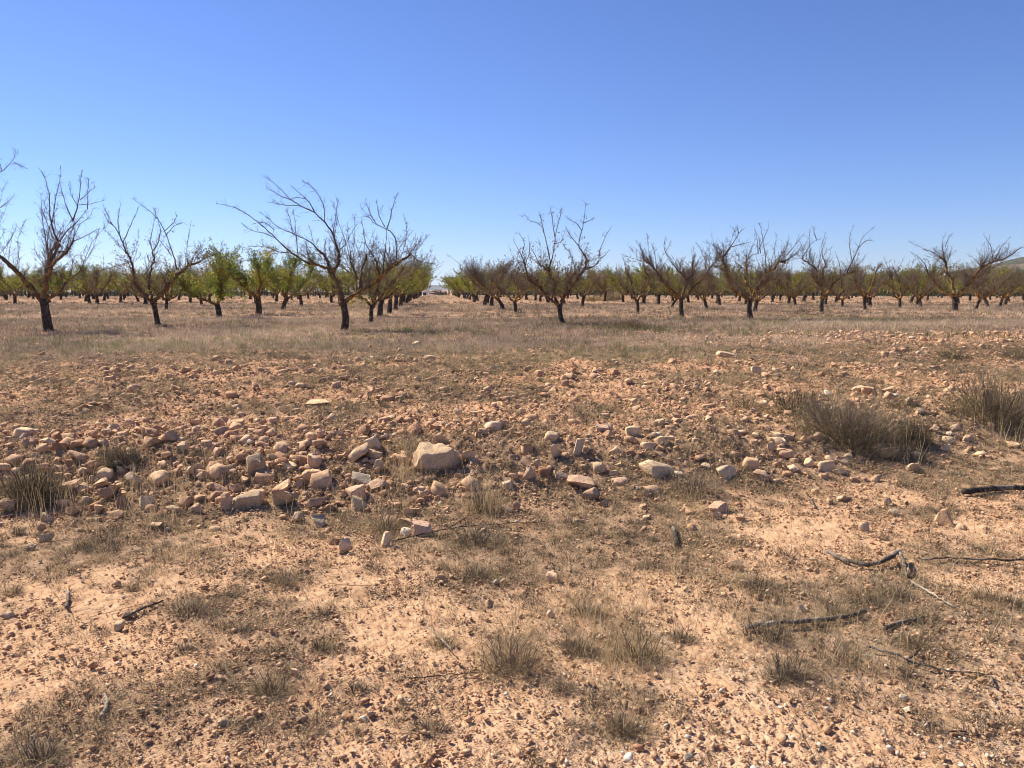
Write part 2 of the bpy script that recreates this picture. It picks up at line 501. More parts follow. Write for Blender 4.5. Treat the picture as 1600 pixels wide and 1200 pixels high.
# ------------------------------------------------------------------ loose stones and clods too many to count
rngS = np.random.default_rng(5)
def wedge_points(n, y0, y1, rng, margin=1.0, pw=1.0):
    """random ground points in the widening strip in front of the camera, pw > 1 favours the near edge"""
    n = int(n)
    y = (y0 ** 2 + (y1 ** 2 - y0 ** 2) * rng.random(n) ** pw) ** 0.5
    x = rng.uniform(-1, 1, n) * (y * margin + 0.3)
    return x, y

def scatter_stones(name, X, Y, size, tint, bases, mat, rng, sink=0.25, flat=0.7):
    sp = Soup()
    which = rng.integers(0, len(bases), len(X))
    Z = surf(X, Y)
    for b, (bV, bT) in enumerate(bases):
        k = np.where(which == b)[0]
        if not len(k): continue
        n = len(k); nv = len(bV)
        sc = size[k, None] * np.stack([rng.uniform(0.75, 1.35, n), rng.uniform(0.7, 1.1, n), rng.uniform(0.45, 0.95, n) * flat / 0.7], 1)
        V = bV[None] * sc[:, None, :]
        a = rng.uniform(0, 6.283, n); tx = rng.normal(0, 0.35, n)
        c, s = np.cos(tx)[:, None], np.sin(tx)[:, None]
        y1 = V[:, :, 1] * c - V[:, :, 2] * s; z1 = V[:, :, 1] * s + V[:, :, 2] * c
        c, s = np.cos(a)[:, None], np.sin(a)[:, None]
        x2 = V[:, :, 0] * c - y1 * s; y2 = V[:, :, 0] * s + y1 * c
        W = np.stack([x2 + X[k, None], y2 + Y[k, None], z1 + (Z[k] + sc[:, 2] * (1 - 2 * sink) * 0.8 + 0.004)[:, None]], -1)
        F = (bT[None] + (np.arange(n) * nv)[:, None, None]).reshape(-1, 3)
        sp.add(W, F, None, np.repeat(tint[k], nv))
    return sp.mesh(name, mat)

B_TINY = [rock_shape(100 + i, 1, 5, 0.03) for i in range(8)]
B_MID = [rock_shape(200 + i, 2, 7, 0.03, 0.5 * (i % 2)) for i in range(16)]

# fine gravel and clods of the near ground
x, y = wedge_points(183000, 1.9, 7.0, rngS, pw=1.3)
size = np.clip(rngS.lognormal(math.log(0.0036), 0.6, len(x)), 0.0018, 0.020)
keep = rngS.random(len(x)) < 0.30 + 0.7 * sstep(-0.8, 0.6, x) * sstep(3.3, 2.5, y) + 0.75 * 2.2 * sstep(0.38, 0.7, fbm(x / 0.5, y / 0.5, 15, 4))
x, y, size = x[keep], y[keep], size[keep]
t = np.clip(rngS.normal(0.45, 0.2, len(x)), 0, 0.93)
white = (rngS.random(len(x)) < 0.02 + 0.20 * sstep(-0.6, 1.8, x) * sstep(3.6, 2.3, y))
t = np.where(white, 1.0, t)
o = link("gravel", scatter_stones("gravel", x, y, size, t, B_TINY, M_STONE, rngS, 0.2))
tag(o, "fine gravel and crumbs of soil strewn over the near ground", "gravel", None, 'stuff')

# small stones and clods of the bank and the rocky strip behind it
n = 41000
x, y = wedge_points(n, 5.0, 20, rngS, pw=1.15)
s = y - toe(x)
dens = 1.0 * np.exp(-((s - 0.7) / 0.75) ** 2) + 0.55 * sstep(0.8, 1.6, s) * (1 - sstep(4.5, 8.5, s)) + 0.06
dens = np.maximum(dens, 1.0 * np.exp(-((x - 11) / 6.0) ** 2 - ((y - 15.5) / 4.0) ** 2))
dens = np.where(s < -0.1, 0.10, dens) * (0.12 + 1.5 * sstep(0.40, 0.66, fbm(x / 0.9, y / 0.9, 25, 4)))
k = rngS.random(n) < dens
x, y, s = x[k], y[k], s[k]
size = np.clip(rngS.lognormal(math.log(0.0160), 0.6, len(x)), 0.006, 0.06) * (1 + 0.012 * y) * (1 + 0.55 * np.exp(-((s - 0.7) / 0.7) ** 2))
t = np.clip(rngS.normal(0.47, 0.19, len(x)), 0, 0.97)
o = link("rubble", scatter_stones("rubble", x, y, size, t, B_MID, M_STONE, rngS, 0.3))
tag(o, "countless small broken stones and clods on the bank and stony strip", "rubble", None, 'stuff')

x, y = wedge_points(73200, 5.2, 17, rngS, pw=1.2)
s = y - toe(x)
k = rngS.random(len(x)) < np.where(s < -0.2, 0.15, 1.0 - 0.8 * sstep(5, 9, s))
x, y = x[k], y[k]
size = np.clip(rngS.lognormal(math.log(0.010), 0.4, len(x)), 0.004, 0.03)
o = link("clods", scatter_stones("clods", x, y, size, np.clip(rngS.normal(0.36, 0.18, len(x)), 0, 0.9), B_TINY, M_STONE, rngS, 0.25))
tag(o, "small reddish clods of earth between the stones of the bank", "clods", None, 'stuff')

# ------------------------------------------------------------------ the stones one can single out
TAN, ORANGE, PINK, PALE, GREY, BROWN, CREAM = ((0.62, 0.44, 0.28), (0.62, 0.40, 0.235), (0.60, 0.395, 0.265), (0.68, 0.49, 0.305), (0.57, 0.43, 0.29), (0.45, 0.28, 0.17), (0.69, 0.52, 0.32))
CN = {TAN: 'tan', ORANGE: 'orange', PINK: 'pinkish', PALE: 'pale', GREY: 'grey', BROWN: 'brown', CREAM: 'cream'}
# x, y of its foot in the photograph, width and height there in pixels, colour, blocky?, label
ROCKS = [
 (677, 742, 70, 42, TAN, 1, "largest tan boulder with a flat broken top on the stone bank"),
 (581, 707, 30, 26, GREY, 1, "grey white angular stone behind the upright dry twigs, left of the largest boulder"),
 (586, 740, 36, 18, TAN, 2, "pointed tan stone lying just above the mottled grey white slab"),
 (561, 762, 42, 24, (0.60, 0.49, 0.36), 0, "mottled grey white slab left of the largest boulder"),
 (487, 757, 36, 26, ORANGE, 1, "orange wedge shaped stone tilted up in the middle of the bank"),
 (557, 783, 34, 24, PINK, 1, "pinkish block between the mottled slab and the bright wedge stone"),
 (584, 768, 38, 18, PINK, 0, "long reddish stone leaning right below the pointed tan stone"),
 (564, 801, 42, 24, CREAM, 2, "bright cream wedge stone at the foot of the bank below the pinkish block"),
 (536, 866, 24, 28, PALE, 0, "pale egg shaped stone standing on the bare ground below the bank"),
 (519, 851, 22, 17, BROWN, 0, "brown round stone touching the pale egg shaped stone"),
 (599, 858, 28, 28, PALE, 2, "pale pyramid shaped stone right of the egg shaped stone"),
 (634, 839, 18, 14, (0.70, 0.58, 0.43), 0, "small whitish stone right of the pale pyramid stone"),
 (659, 839, 30, 24, PINK, 1, "pinkish brown block left of the dark thin fallen branch"),
 (462, 817, 28, 17, TAN, 0, "tan flat stone alone below the big rounded bank stones"),
 (499, 823, 30, 16, GREY, 0, "layered greyish stone right of the lone tan flat stone"),
 (734, 724, 26, 22, TAN, 0, "tan stone half hidden by stalks, right of the largest boulder"),
 (640, 808, 26, 14, TAN, 0, "low tan stone in the dark litter below the largest boulder"),
 (805, 800, 18, 18, PINK, 0, "upright pinkish stone of a pair right of the tall grass tuft"),
 (788, 803, 28, 14, TAN, 0, "flat tan stone at the left of the upright pinkish stone"),
 (826, 756, 22, 26, PINK, 0, "pinkish stone with a pale foot at the left edge of the right bank"),
 (583, 722, 28, 17, TAN, 1, "tan block directly under the grey white angular stone"),
 (655, 778, 30, 24, PINK, 0, "crumbly pinkish lump under the largest boulder"),
 (8, 803, 30, 28, PINK, 0, "pinkish stone cut by the left edge of the photo"),
 (27, 796, 26, 20, PINK, 1, "slanting pink slab beside the stone at the left edge"),
 (103, 773, 30, 22, PINK, 0, "mottled pinkish round stone in the shade of the left dark shrub"),
 (163, 783, 34, 24, BROWN, 1, "brown pink block right of the shaded mottled stone"),
 (161, 755, 24, 20, TAN, 1, "squarish tan stone on the left heap above the brown pink block"),
 (145, 755, 15, 15, TAN, 0, "small round tan stone on the left heap"),
 (131, 744, 22, 15, TAN, 0, "tan stone on the upper left of the left heap"),
 (140, 734, 28, 13, TAN, 0, "long tan stone at the top of the left heap"),
 (103, 753, 18, 15, BROWN, 0, "brown rounded stone at the left end of the left heap"),
 (158, 733, 20, 12, TAN, 0, "tan leaning stone at the top right of the left heap"),
 (185, 742, 20, 14, TAN, 0, "tan stone at the right end of the left heap"),
 (205, 763, 34, 26, GREY, 0, "pale greyish slab leaning on the right of the left heap"),
 (190, 801, 38, 22, BROWN, 2, "fan shaped brown stone above an orange tan stone at left"),
 (180, 814, 28, 20, ORANGE, 0, "orange tan stone below the fan shaped brown stone"),
 (135, 793, 26, 16, TAN, 0, "tan flat stone left of the fan shaped brown stone"),
 (150, 804, 24, 17, ORANGE, 0, "orange rounded stone below the tan flat stone at left"),
 (110, 808, 26, 16, ORANGE, 0, "orange flat stone lowest of the left heap"),
 (97, 796, 20, 16, PINK, 0, "pinkish stone above the lowest orange flat stone"),
 (69, 818, 26, 17, TAN, 2, "tan pointed stone below the left dark shrub"),
 (60, 832, 20, 15, ORANGE, 0, "orange stone under the tan pointed stone at left"),
 (66, 850, 22, 13, GREY, 0, "greyish stone lowest at left, alone on bare soil"),
 (228, 798, 30, 24, PALE, 0, "pale pink stone right of the fan shaped brown stone"),
 (240, 830, 26, 13, TAN, 0, "tan stone on bare soil below the pale pink stone"),
 (70, 699, 30, 20, PALE, 0, "pale broken stone above the left dark shrub"),
 (33, 691, 17, 13, GREY, 2, "greyish white pointed stone at upper left of the left dark shrub"),
 (268, 803, 22, 14, TAN, 0, "tan stone in the yellow stalks right of the pale pink stone"),
 (398, 745, 28, 34, GREY, 1, "grey squarish stone standing on end in the bank"),
 (427, 722, 32, 20, CREAM, 0, "crumbly yellow cream stone above the grey standing stone"),
 (456, 713, 24, 11, ORANGE, 1, "orange flat stone right of the crumbly yellow stone"),
 (331, 750, 30, 26, BROWN, 0, "brown pink boulder in the dry grass left of the grey standing stone"),
 (478, 731, 28, 17, BROWN, 1, "brown block above the orange wedge shaped stone"),
 (452, 736, 26, 15, CREAM, 1, "bright cream slab leaning against small stones right of the grey standing stone"),
 (346, 801, 32, 21, PINK, 0, "pink brown oval stone at the foot of the left bank"),
 (386, 796, 48, 28, TAN, 1, "wide tan stone with a slanting top at the foot of the bank"),
 (437, 796, 40, 32, TAN, 0, "big rounded tan stone with a dark shaded right side"),
 (351, 785, 22, 15, ORANGE, 0, "orange stone resting above the pink brown oval stone"),
 (334, 772, 46, 16, PINK, 0, "long pinkish slab behind the orange resting stone"),
 (305, 804, 24, 17, PINK, 0, "pinkish stone left of the pink brown oval stone"),
 (366, 774, 24, 15, PINK, 0, "pinkish stone between the long slab and the wide tan stone"),
 (348, 758, 18, 16, BROWN, 2, "brown pointed stone below the brown pink boulder"),
 (344, 683, 26, 20, PINK, 0, "pink crumbly stone alone above the left bank"),
 (285, 708, 18, 17, PALE, 1, "pale upright stone alone above the tall left grass"),
 (910, 766, 48, 24, PINK, 0, "flat rounded pinkish stone behind the round pink one, right bank"),
 (926, 785, 32, 30, PINK, 0, "round pink stone at the front of the right bank"),
 (1030, 746, 62, 20, PALE, 1, "wide pale slab with a deep black shadow at its right end"),
 (882, 752, 40, 14, TAN, 0, "flat tan stone left of the flat rounded pinkish stone"),
 (904, 712, 14, 30, GREY, 1, "thin grey slab standing upright in the right bank"),
 (968, 760, 32, 15, PINK, 0, "pinkish stone between the round pink stone and the pale slab"),
 (937, 742, 22, 18, TAN, 1, "tan squarish stone above the flat rounded pinkish stone"),
 (989, 683, 24, 16, CREAM, 1, "cream square stone on top of the right bank"),
 (964, 712, 32, 12, TAN, 0, "long tan stone under the cream square stone"),
 (945, 795, 18, 13, PINK, 0, "small pink stone right of the round pink stone"),
 (1012, 780, 15, 12, PALE, 0, "small pale stone below the wide pale slab"),
 (1136, 750, 32, 30, GREY, 0, "grey white topped stone right of the wide pale slab"),
 (1176, 735, 28, 19, ORANGE, 1, "orange block right of the grey white topped stone"),
 (1197, 756, 32, 20, PINK, 0, "pinkish stone in a dark tuft below the orange block"),
 (1125, 802, 34, 16, PINK, 1, "flat pink brown stone below the right bank"),
 (1121, 812, 18, 13, PALE, 0, "small pale stone leaning on the flat pink brown stone"),
 (868, 720, 14, 24, TAN, 1, "narrow tan stone upright left of the thin grey slab"),
 (840, 734, 14, 15, TAN, 0, "small tan upright stone left of the narrow upright pair"),
 (1385, 716, 40, 20, ORANGE, 1, "long orange block under the dark olive shrub"),
 (1429, 739, 20, 18, PALE, 1, "pale stone right of the long orange block"),
 (1280, 694, 18, 20, TAN, 1, "tan upright stone at the left foot of the dark olive shrub"),
 (1475, 823, 38, 28, ORANGE, 2, "triangular orange stone alone on the right bare ground"),
 (1350, 834, 18, 17, PALE, 0, "whitish round stone on bare ground left of the triangular stone"),
 (1397, 806, 16, 14, CREAM, 0, "yellowish white pebble, brightest on the right bare ground"),
 (1387, 791, 15, 14, TAN, 0, "small tan stone just above the yellowish white pebble"),
 (1494, 675, 20, 16, PALE, 0, "pale stone in the small right heap beyond the dark olive shrub"),
 (1514, 693, 17, 13, PINK, 0, "pinkish stone lower right of the small right heap"),
 (1484, 694, 18, 13, PALE, 0, "pale low stone in the middle of the small right heap"),
 (1462, 678, 18, 14, PINK, 0, "pinkish stone at the left of the small right heap"),
 (1480, 706, 16, 12, PALE, 0, "lowest pale stone of the small right heap"),
 (1204, 706, 18, 14, GREY, 0, "greyish white stone on the stony rim left of the dark olive shrub"),
 (1226, 716, 26, 13, TAN, 0, "tan flat stone right of the greyish white stone"),
 (1327, 723, 15, 13, CREAM, 0, "cream stone left of the long orange block"),
 (1290, 737, 26, 17, TAN, 1, "tan jagged stone on the rim between dark tufts"),
 (1242, 741, 28, 18, TAN, 0, "tan double topped stone left of the tan jagged stone"),
 (1268, 734, 24, 14, TAN, 0, "tan stone between the double topped and the jagged stone"),
 (1315, 745, 26, 12, CREAM, 0, "cream low stone right of the tan jagged stone"),
 (1336, 755, 16, 12, BROWN, 0, "brown stone at the right end of the rim stones"),
 (1158, 816, 20, 12, BROWN, 0, "brown stone right of the flat pink brown stone"),
 (1320, 786, 26, 12, TAN, 0, "tan stone on bare ground below the rim, left of the yellowish pebble"),
 (1182, 584, 16, 12, TAN, 1, "tan pointed stone high on the stony strip, centre right"),
 (1215, 592, 18, 12, TAN, 0, "tan stone right of the pointed stone high on the strip"),
 (1140, 560, 38, 9, PALE, 1, "thin pale slab with a dark right edge, far on the stony strip"),
 (1342, 614, 20, 12, TAN, 0, "tan stone above the dark olive shrub"),
 (1390, 616, 20, 13, TAN, 0, "tan stone above the right end of the dark olive shrub"),
 (649, 541, 18, 9, PALE, 0, "pale stone farthest back, below the middle tree"),
 (672, 563, 22, 12, TAN, 0, "tan stone on the strip in front of the farthest pale stone"),
 (775, 578, 20, 8, PALE, 0, "pale flat stone on the strip right of centre"),
 (490, 636, 62, 9, PALE, 0, "broad pale slab flush with the soil above the bank"),
 (862, 912, 24, 19, PINK, 1, "pink cube shaped stone in the near grass, centre"),
 (762, 950, 18, 13, ORANGE, 0, "small orange stone casting a sharp shadow in the near ground"),
 (690, 910, 18, 15, ORANGE, 0, "orange stone in the near ground left of the pink cube"),
 (858, 968, 18, 12, PINK, 0, "small pink stone left of the near dry tufts"),
 (457, 1060, 22, 16, PINK, 0, "pink brown stone right of the near round tuft"),
 (346, 1145, 24, 15, TAN, 0, "tan stone at the lower left beside grey crusted soil"),
 (183, 988, 18, 15, PALE, 1, "pale cube shaped stone at left near the dark stick"),
 (195, 970, 20, 17, BROWN, 0, "brown stone touching the dark stick at left"),
 (10, 970, 24, 12, TAN, 0, "tan stone at the left edge in the near ground"),
 (74, 945, 12, 11, TAN, 0, "small tan stone on bare ground near the left edge"),
 (1148, 897, 30, 19, ORANGE, 0, "orange lump in the near grass, right of centre"),
 (1166, 920, 22, 11, PALE, 0, "pale flat stone just below the orange lump"),
 (1272, 880, 14, 11, TAN, 0, "small tan stone left of the weathered forked branch"),
 (228, 957, 0, 0, TAN, 0, ""),
 (44, 862, 18, 14, TAN, 0, "small tan stone on bare soil below the orange stone at left"),
 (1075, 1197, 20, 14, (0.70, 0.58, 0.43), 0, "whitish stone at the bottom edge, right of centre"),
 (761, 1166, 12, 13, (0.70, 0.58, 0.43), 0, "small white stone on the bottom strip of grey crusted soil"),
 (567, 1131, 16, 9, (0.70, 0.58, 0.43), 0, "white flat stone low in the near ground, left of centre"),
 (1413, 1098, 14, 10, (0.70, 0.58, 0.43), 0, "white pebble upper of a near cluster at lower right"),
 (1420, 1113, 14, 10, (0.70, 0.58, 0.43), 0, "white pebble lower of the near cluster at lower right"),
 (928, 1138, 13, 9, (0.70, 0.58, 0.43), 0, "bright white pebble among dark tufts near the bottom"),
 (1255, 958, 16, 10, (0.70, 0.58, 0.43), 0, "white stone left of the dark fallen log, upper end"),
]

ROCK_MESH = {}
def boulder_mesh():
    V, T = ICO[4]; V = V * 1.5
    for nx, ny, nz, d in [(0.08, -0.30, 1, .62), (0.12, -1, 0.18, .66), (-1, -0.35, 0.45, .78), (-0.5, -0.7, 0.75, .86), (1, -0.35, 0.05, .84), (0.55, -0.75, -0.5, .82), (0, 1, 0.2, .8), (0, 0, -1, .7), (0.7, 0.3, 0.8, .95), (-0.2, -0.75, -0.7, .85)]:
        n = np.array([nx, ny, nz]) / math.sqrt(nx * nx + ny * ny + nz * nz)
        V = V - np.maximum(V @ n - d, 0)[:, None] * n
    V = V - np.array([0, 0, .16]) * np.exp(-((V[:, :1] + .05) / .12) ** 2) * np.maximum(V[:, 2:3], 0)      # a notch in its top
    g = fbm(V[:, 0] * 5 + V[:, 2] * 4, V[:, 1] * 5 - V[:, 2] * 5, 71, 4, .6) - .5
    V = V * (1 + .16 * g)[:, None]
    V /= np.abs(V).max(axis=0)
    return mk_mesh("broken_stone", V, T, None, M_ROCK, None, False)
def rock_mesh(k, sub, blocky):
    key = (k, sub, blocky)
    if key not in ROCK_MESH:
        V, T = rock_shape(900 + k * 7 + 300 * blocky, sub, 8 if not blocky else 5, 0.05, (0.0, 1.0, 2.0)[blocky])
        ROCK_MESH[key] = mk_mesh("broken_stone", V, T, None, M_ROCK, None, False)
    return ROCK_MESH[key]

rngR = np.random.default_rng(77)
ROCK_SPOTS = []
def put_rock(P, w, h, color, blocky, label, k, sub, group="loose stones of the bank"):
    o = link("stone", rock_mesh(k, sub, blocky))
    dep = w * rngR.uniform(0.6, 0.85)
    hz = h * 1.05
    o.scale = (w * 0.54, dep * 0.54, hz * 0.60)
    o.rotation_euler = (rngR.normal(0, 0.14), rngR.normal(0, 0.17), rngR.normal(0, 0.25) + (math.pi if rngR.random() < .5 else 0))
    o.location = (P[0], P[1] + dep * 0.4, P[2] + hz * 0.33 + float(detail(P[0], P[1])) * 0.6)
    v = rngR.normal(0.97, 0.11)
    o.color = (color[0] * v, color[1] * v, color[2] * v, 1)
    tag(o, label, "stone", group)
    ROCK_SPOTS.append((P[0], P[1], w * 0.5))
    return o

for i, (px, py, w, h, colr, blk, lab) in enumerate(ROCKS):
    if not w: continue
    P = ground_at(px, py)
    o = put_rock(P, metres(w, P), metres(h, P), colr, blk, lab, i % 40, 4 if w > 28 else 3)
    if i == 0: o.data = boulder_mesh(); o.rotation_euler = (0.02, -0.06, -0.1); o.location.z += 0.02; o.scale.x *= 1.24

# the rest of the three hundred largest stones, on the bank and the strip behind it
def to_pix(P):
    x, y, z = P[0], P[1], P[2] - CAMZ
    c, s = math.cos(PITCH), math.sin(PITCH)
    dpt = y * c - z * s; up = y * s + z * c
    return 800 + FPX * x / dpt, 600 - FPX * up / dpt

LANDMARKS = [("the largest boulder", 677, 730), ("the mottled grey white slab", 561, 752), ("the orange wedge stone", 487, 745), ("the bright cream wedge stone", 564, 792),
             ("the grey standing stone", 398, 730), ("the wide tan stone", 386, 785), ("the big rounded tan stone", 437, 782), ("the brown pink boulder", 331, 738),
             ("the fan shaped brown stone", 190, 792), ("the left dark shrub", 50, 730), ("the left heap", 140, 745), ("the pale pink stone", 228, 788),
             ("the flat rounded pinkish stone", 910, 756), ("the wide pale slab", 1030, 735), ("the thin grey upright slab", 904, 698), ("the cream square stone", 989, 676),
             ("the grey white topped stone", 1136, 737), ("the dark olive shrub", 1320, 650), ("the small right heap", 1490, 682), ("the long orange block", 1385, 707),
             ("the broad pale slab", 490, 632), ("the pink crumbly stone", 344, 673), ("the thin far slab", 1140, 556), ("the right grass shrub", 1550, 625),
             ("the pale broken stone", 70, 690), ("the triangular orange stone", 1475, 812), ("the farthest pale stone", 649, 537), ("the flat tan slab behind grass", 775, 575),
             ("the flat pink brown stone", 1125, 798), ("the pair of stones by the tuft", 800, 795), ("the tan pointed far stone", 1182, 580)]
ORD = ["", "second ", "third ", "fourth ", "fifth ", "sixth ", "seventh ", "eighth ", "ninth ", "tenth ", "eleventh ", "twelfth "]
need = 298 - len(ROCK_SPOTS)
used_lab = {}
shape_word = {0: "rounded", 1: "angular"}
tries = 0
bands = [(0.55, 0.45, 0.5), (0.25, 1.1, 0.5), (0.20, 3.5, 1.6)]
while need > 0 and tries < 6000:
    tries += 1
    X0 = rngR.uniform(-5.2, 5.2)
    q = rngR.random()
    if 0.30 < q < 0.5: X0 = rngR.uniform(0.2, 3.0)
    if q < 0.55: s0 = rngR.normal(0.65, 0.40)
    elif q < 0.72: s0 = rngR.normal(1.5, 0.5)
    else: s0 = abs(rngR.normal(3.2, 2.4))
    Y0 = float(toe(X0)) + s0
    if q >= 0.72: X0 *= 0.18 * Y0
    if s0 < -0.15: continue
    P = np.array([X0, Y0, float(height(X0, Y0))])
    ppx, ppy = to_pix(P)
    if not (8 < ppx < 1592): continue
    w = float(np.clip(rngR.lognormal(math.log(0.072), 0.38), 0.042, 0.16)) * (0.72 if s0 > 2 else 1.0)
    if any((X0 - a) ** 2 + (Y0 - b) ** 2 < (c + w * 0.42) ** 2 for a, b, c in ROCK_SPOTS): continue
    colr = [TAN, TAN, ORANGE, PINK, PINK, PALE, BROWN, CREAM][rngR.integers(8)]
    blk = int(rngR.random() < 0.62)
    lm = min(LANDMARKS, key=lambda l: (l[1] - ppx) ** 2 + ((l[2] - ppy) * 1.6) ** 2)
    dx, dy = ppx - lm[1], ppy - lm[2]
    rel = ("right of" if dx > 0 else "left of") if abs(dx) > abs(dy) * 1.3 else ("in front of" if dy > 0 else "behind")
    key = f"{CN[colr]} {shape_word[blk]} stone {rel} {lm[0]}"
    used_lab.setdefault(key, []).append((dx * dx + dy * dy, P, w, colr, blk))
    ROCK_SPOTS.append((X0, Y0, w * 0.5))
    need -= 1
for key, lst in used_lab.items():
    lst.sort(key=lambda e: e[0])
    for j, (dd, P, w, colr, blk) in enumerate(lst):
        lab = key
        if len(lst) > 1:
            lab = (ORD[min(j, 11)] + "nearest " + key) if j else "nearest " + key
        put_rock(P, w, w * rngR.uniform(0.45, 0.8), colr, blk, lab, int(rngR.integers(40)), 3)

# ------------------------------------------------------------------ dry plants too many to count
rngG = np.random.default_rng(11)
def tuft_blades(cx, cy, n, radius, h, rng, width, lean=(0.2, 0.9), tint=(0.2, 0.8), pw=0.6):
    """n blades standing in a round patch, tallest in the middle: returns arrays for blades()"""
    a = rng.uniform(0, 6.283, n); r = radius * rng.random(n) ** pw
    bx, by = cx + np.cos(a) * r * 0.6, cy + np.sin(a) * r * 0.6
    hh = h * rng.uniform(0.45, 1.0, n) * (1 - 0.45 * (r / radius) ** 2)
    az = a + rng.normal(0, 0.7, n)
    ln = rng.uniform(lean[0], lean[1], n) * (0.35 + r / radius)
    return np.stack([bx, by], 1), hh, az, ln, np.full(n, width) * rng.uniform(0.7, 1.3, n), rng.uniform(tint[0], tint[1], n)

def many_tufts(X, Y, per, radius, h, width, lean, tint, soup, rng, fine=False):
    N = len(X)
    if not N: return
    n = N * per
    k = np.repeat(np.arange(N), per)
    a = rng.uniform(0, 6.283, n); rr = rng.random(n) ** 0.6
    r = rr * radius[k]
    bx = X[k] + np.cos(a) * r * 0.75; by = Y[k] + np.sin(a) * r * 0.75
    hh = h[k] * rng.uniform(0.4, 1.0, n) * (1 - 0.45 * rr ** 2)
    tk = rng.uniform(tint[0], tint[1], N) + 0.9 * (fbm(X / 3.5, Y / 5.0, 47, 3) - 0.5) * sstep(9, 14, Y)
    tt = np.clip(tk[k] + rng.normal(0, 0.14, n), 0, 1)
    base = np.stack([bx, by, surf(bx, by) - 0.005], 1)
    blades(base, hh, a + rng.normal(0, 0.8, n), rng.uniform(lean[0], lean[1], n) * (0.4 + rr), width * (0.7 + 0.6 * rng.random(n)) * (0.7 + 0.10 * by), tt, soup, 0.8, fine)

# low grey cushions and mats of the near ground
sp = Soup()
x, y = wedge_points(20740, 2.0, 9.0, rngG)
m = density_mask(x, y); s = y - toe(x)
keep = rngG.random(len(x)) < (0.16 + 0.84 * m) * (1 - 0.5 * sstep(0.9, 1.8, s))
x, y, m = x[keep], y[keep], m[keep]
rd = np.clip(rngG.lognormal(math.log(0.026), 0.5, len(x)), 0.010, 0.10)
many_tufts(x, y, 22, rd, rd * rngG.uniform(0.5, 1.0, len(x)) + 0.008, 0.0021, (0.3, 1.8), (0.1, 0.85), sp, rngG)
x, y = wedge_points(18300, 1.9, 15, rngG, pw=1.35)
m = density_mask(x, y); s = y - toe(x)
m = np.maximum(m, 0.6 * sstep(0.45, 0.62, fbm(x / 1.3 + 4, y / 1.3, 27, 4)) * sstep(0.6, 1.4, s))
k = rngG.random(len(x)) < 0.27 + 0.73 * m
x, y = x[k], y[k]
rd = np.clip(rngG.lognormal(math.log(0.050), 0.48, len(x)), 0.022, 0.14)
many_tufts(x, y, 80, rd, rd * rngG.uniform(0.55, 1.05, len(x)) + 0.008, 0.0016, (0.3, 2.4), (0.0, 0.75), sp, rngG, True)
o = link("low_plants", sp.mesh("low_plants", M_CUSHION))
tag(o, "low grey brown cushions and mats of dried plants on the soil", "ground cover", None, 'stuff')

# thin dry grass standing on the near ground and the bank
sp = Soup()
x, y = wedge_points(24400, 2.0, 15, rngG)
m = density_mask(x, y); s = y - toe(x)
m = np.maximum(m, 0.75 * sstep(0.42, 0.6, fbm(x / 1.6 + 9, y / 1.6, 29, 4)) * sstep(0.8, 1.8, s))
keep = rngG.random(len(x)) < 0.06 + 0.8 * m ** 1.3
x, y = x[keep], y[keep]
rd = np.clip(rngG.lognormal(math.log(0.045), 0.4, len(x)), 0.02, 0.12)
many_tufts(x, y, 26, rd, rngG.uniform(0.05, 0.14, len(x)), 0.0017, (0.3, 1.9), (0.25, 0.75), sp, rngG, True)
# single tall golden stalks
def stalks(X, Y, h, tint, width, rng, lean=0.45):
    n = len(X)
    base = np.stack([X, Y, surf(X, Y) - 0.006], 1)
    blades(base, h, rng.uniform(0, 6.283, n), rng.uniform(0, lean, n), np.full(n, width) * (0.6 + 0.13 * Y), tint, sp, 0.6, True)
for px, py, r, n, hh in [(110, 790, 60, 60, .34), (60, 810, 40, 40, .36), (285, 770, 70, 130, .26), (235, 830, 45, 60, .26), (640, 745, 30, 90, .34), (600, 800, 40, 60, .28),
                         (750, 800, 50, 120, .32), (1370, 700, 35, 80, .42), (1420, 720, 30, 40, .34), (1000, 960, 110, 160, .22), (930, 1000, 90, 140, .22), (1130, 930, 120, 160, .2),
                         (1260, 990, 110, 150, .2), (450, 860, 60, 70, .18), (290, 880, 40, 60, .2), (1400, 930, 120, 90, .2), (1250, 850, 150, 100, .2), (970, 1060, 60, 60, .22),
                         (680, 960, 30, 40, .2), (1060, 790, 60, 90, .22), (1500, 850, 80, 50, .2), (820, 1000, 60, 70, .2), (215, 780, 30, 30, .3), (400, 770, 80, 40, .25),
                         (1180, 760, 60, 60, .22), (1600, 960, 50, 60, .2), (1560, 690, 60, 80, .3), (330, 1010, 60, 20, .18), (700, 1050, 80, 30, .18)]:
    g = ground_at(px, py); rr = metres(r, g)
    X = g[0] + rngG.normal(0, rr * 0.55, n); Y = g[1] + rngG.normal(0, rr * 0.8, n)
    stalks(X, Y, hh * rngG.uniform(0.5, 1.15, n), np.clip(rngG.normal(0.82, 0.1, n), 0, 1), 0.0019, rngG)
x, y = wedge_points(3904, 2.3, 11, rngG)
k = rngG.random(len(x)) < 0.15 + density_mask(x, y)
x, y = x[k], y[k]
stalks(x, y, rngG.uniform(0.08, 0.28, len(x)), np.clip(rngG.normal(0.75, 0.15, len(x)), 0, 1), 0.0017, rngG, 0.8)
o = link("dry_grass", sp.mesh("dry_grass", M_STRAW))
tag(o, "sparse straw coloured grass and thin stalks on bank and near ground", "grass", None, 'stuff')

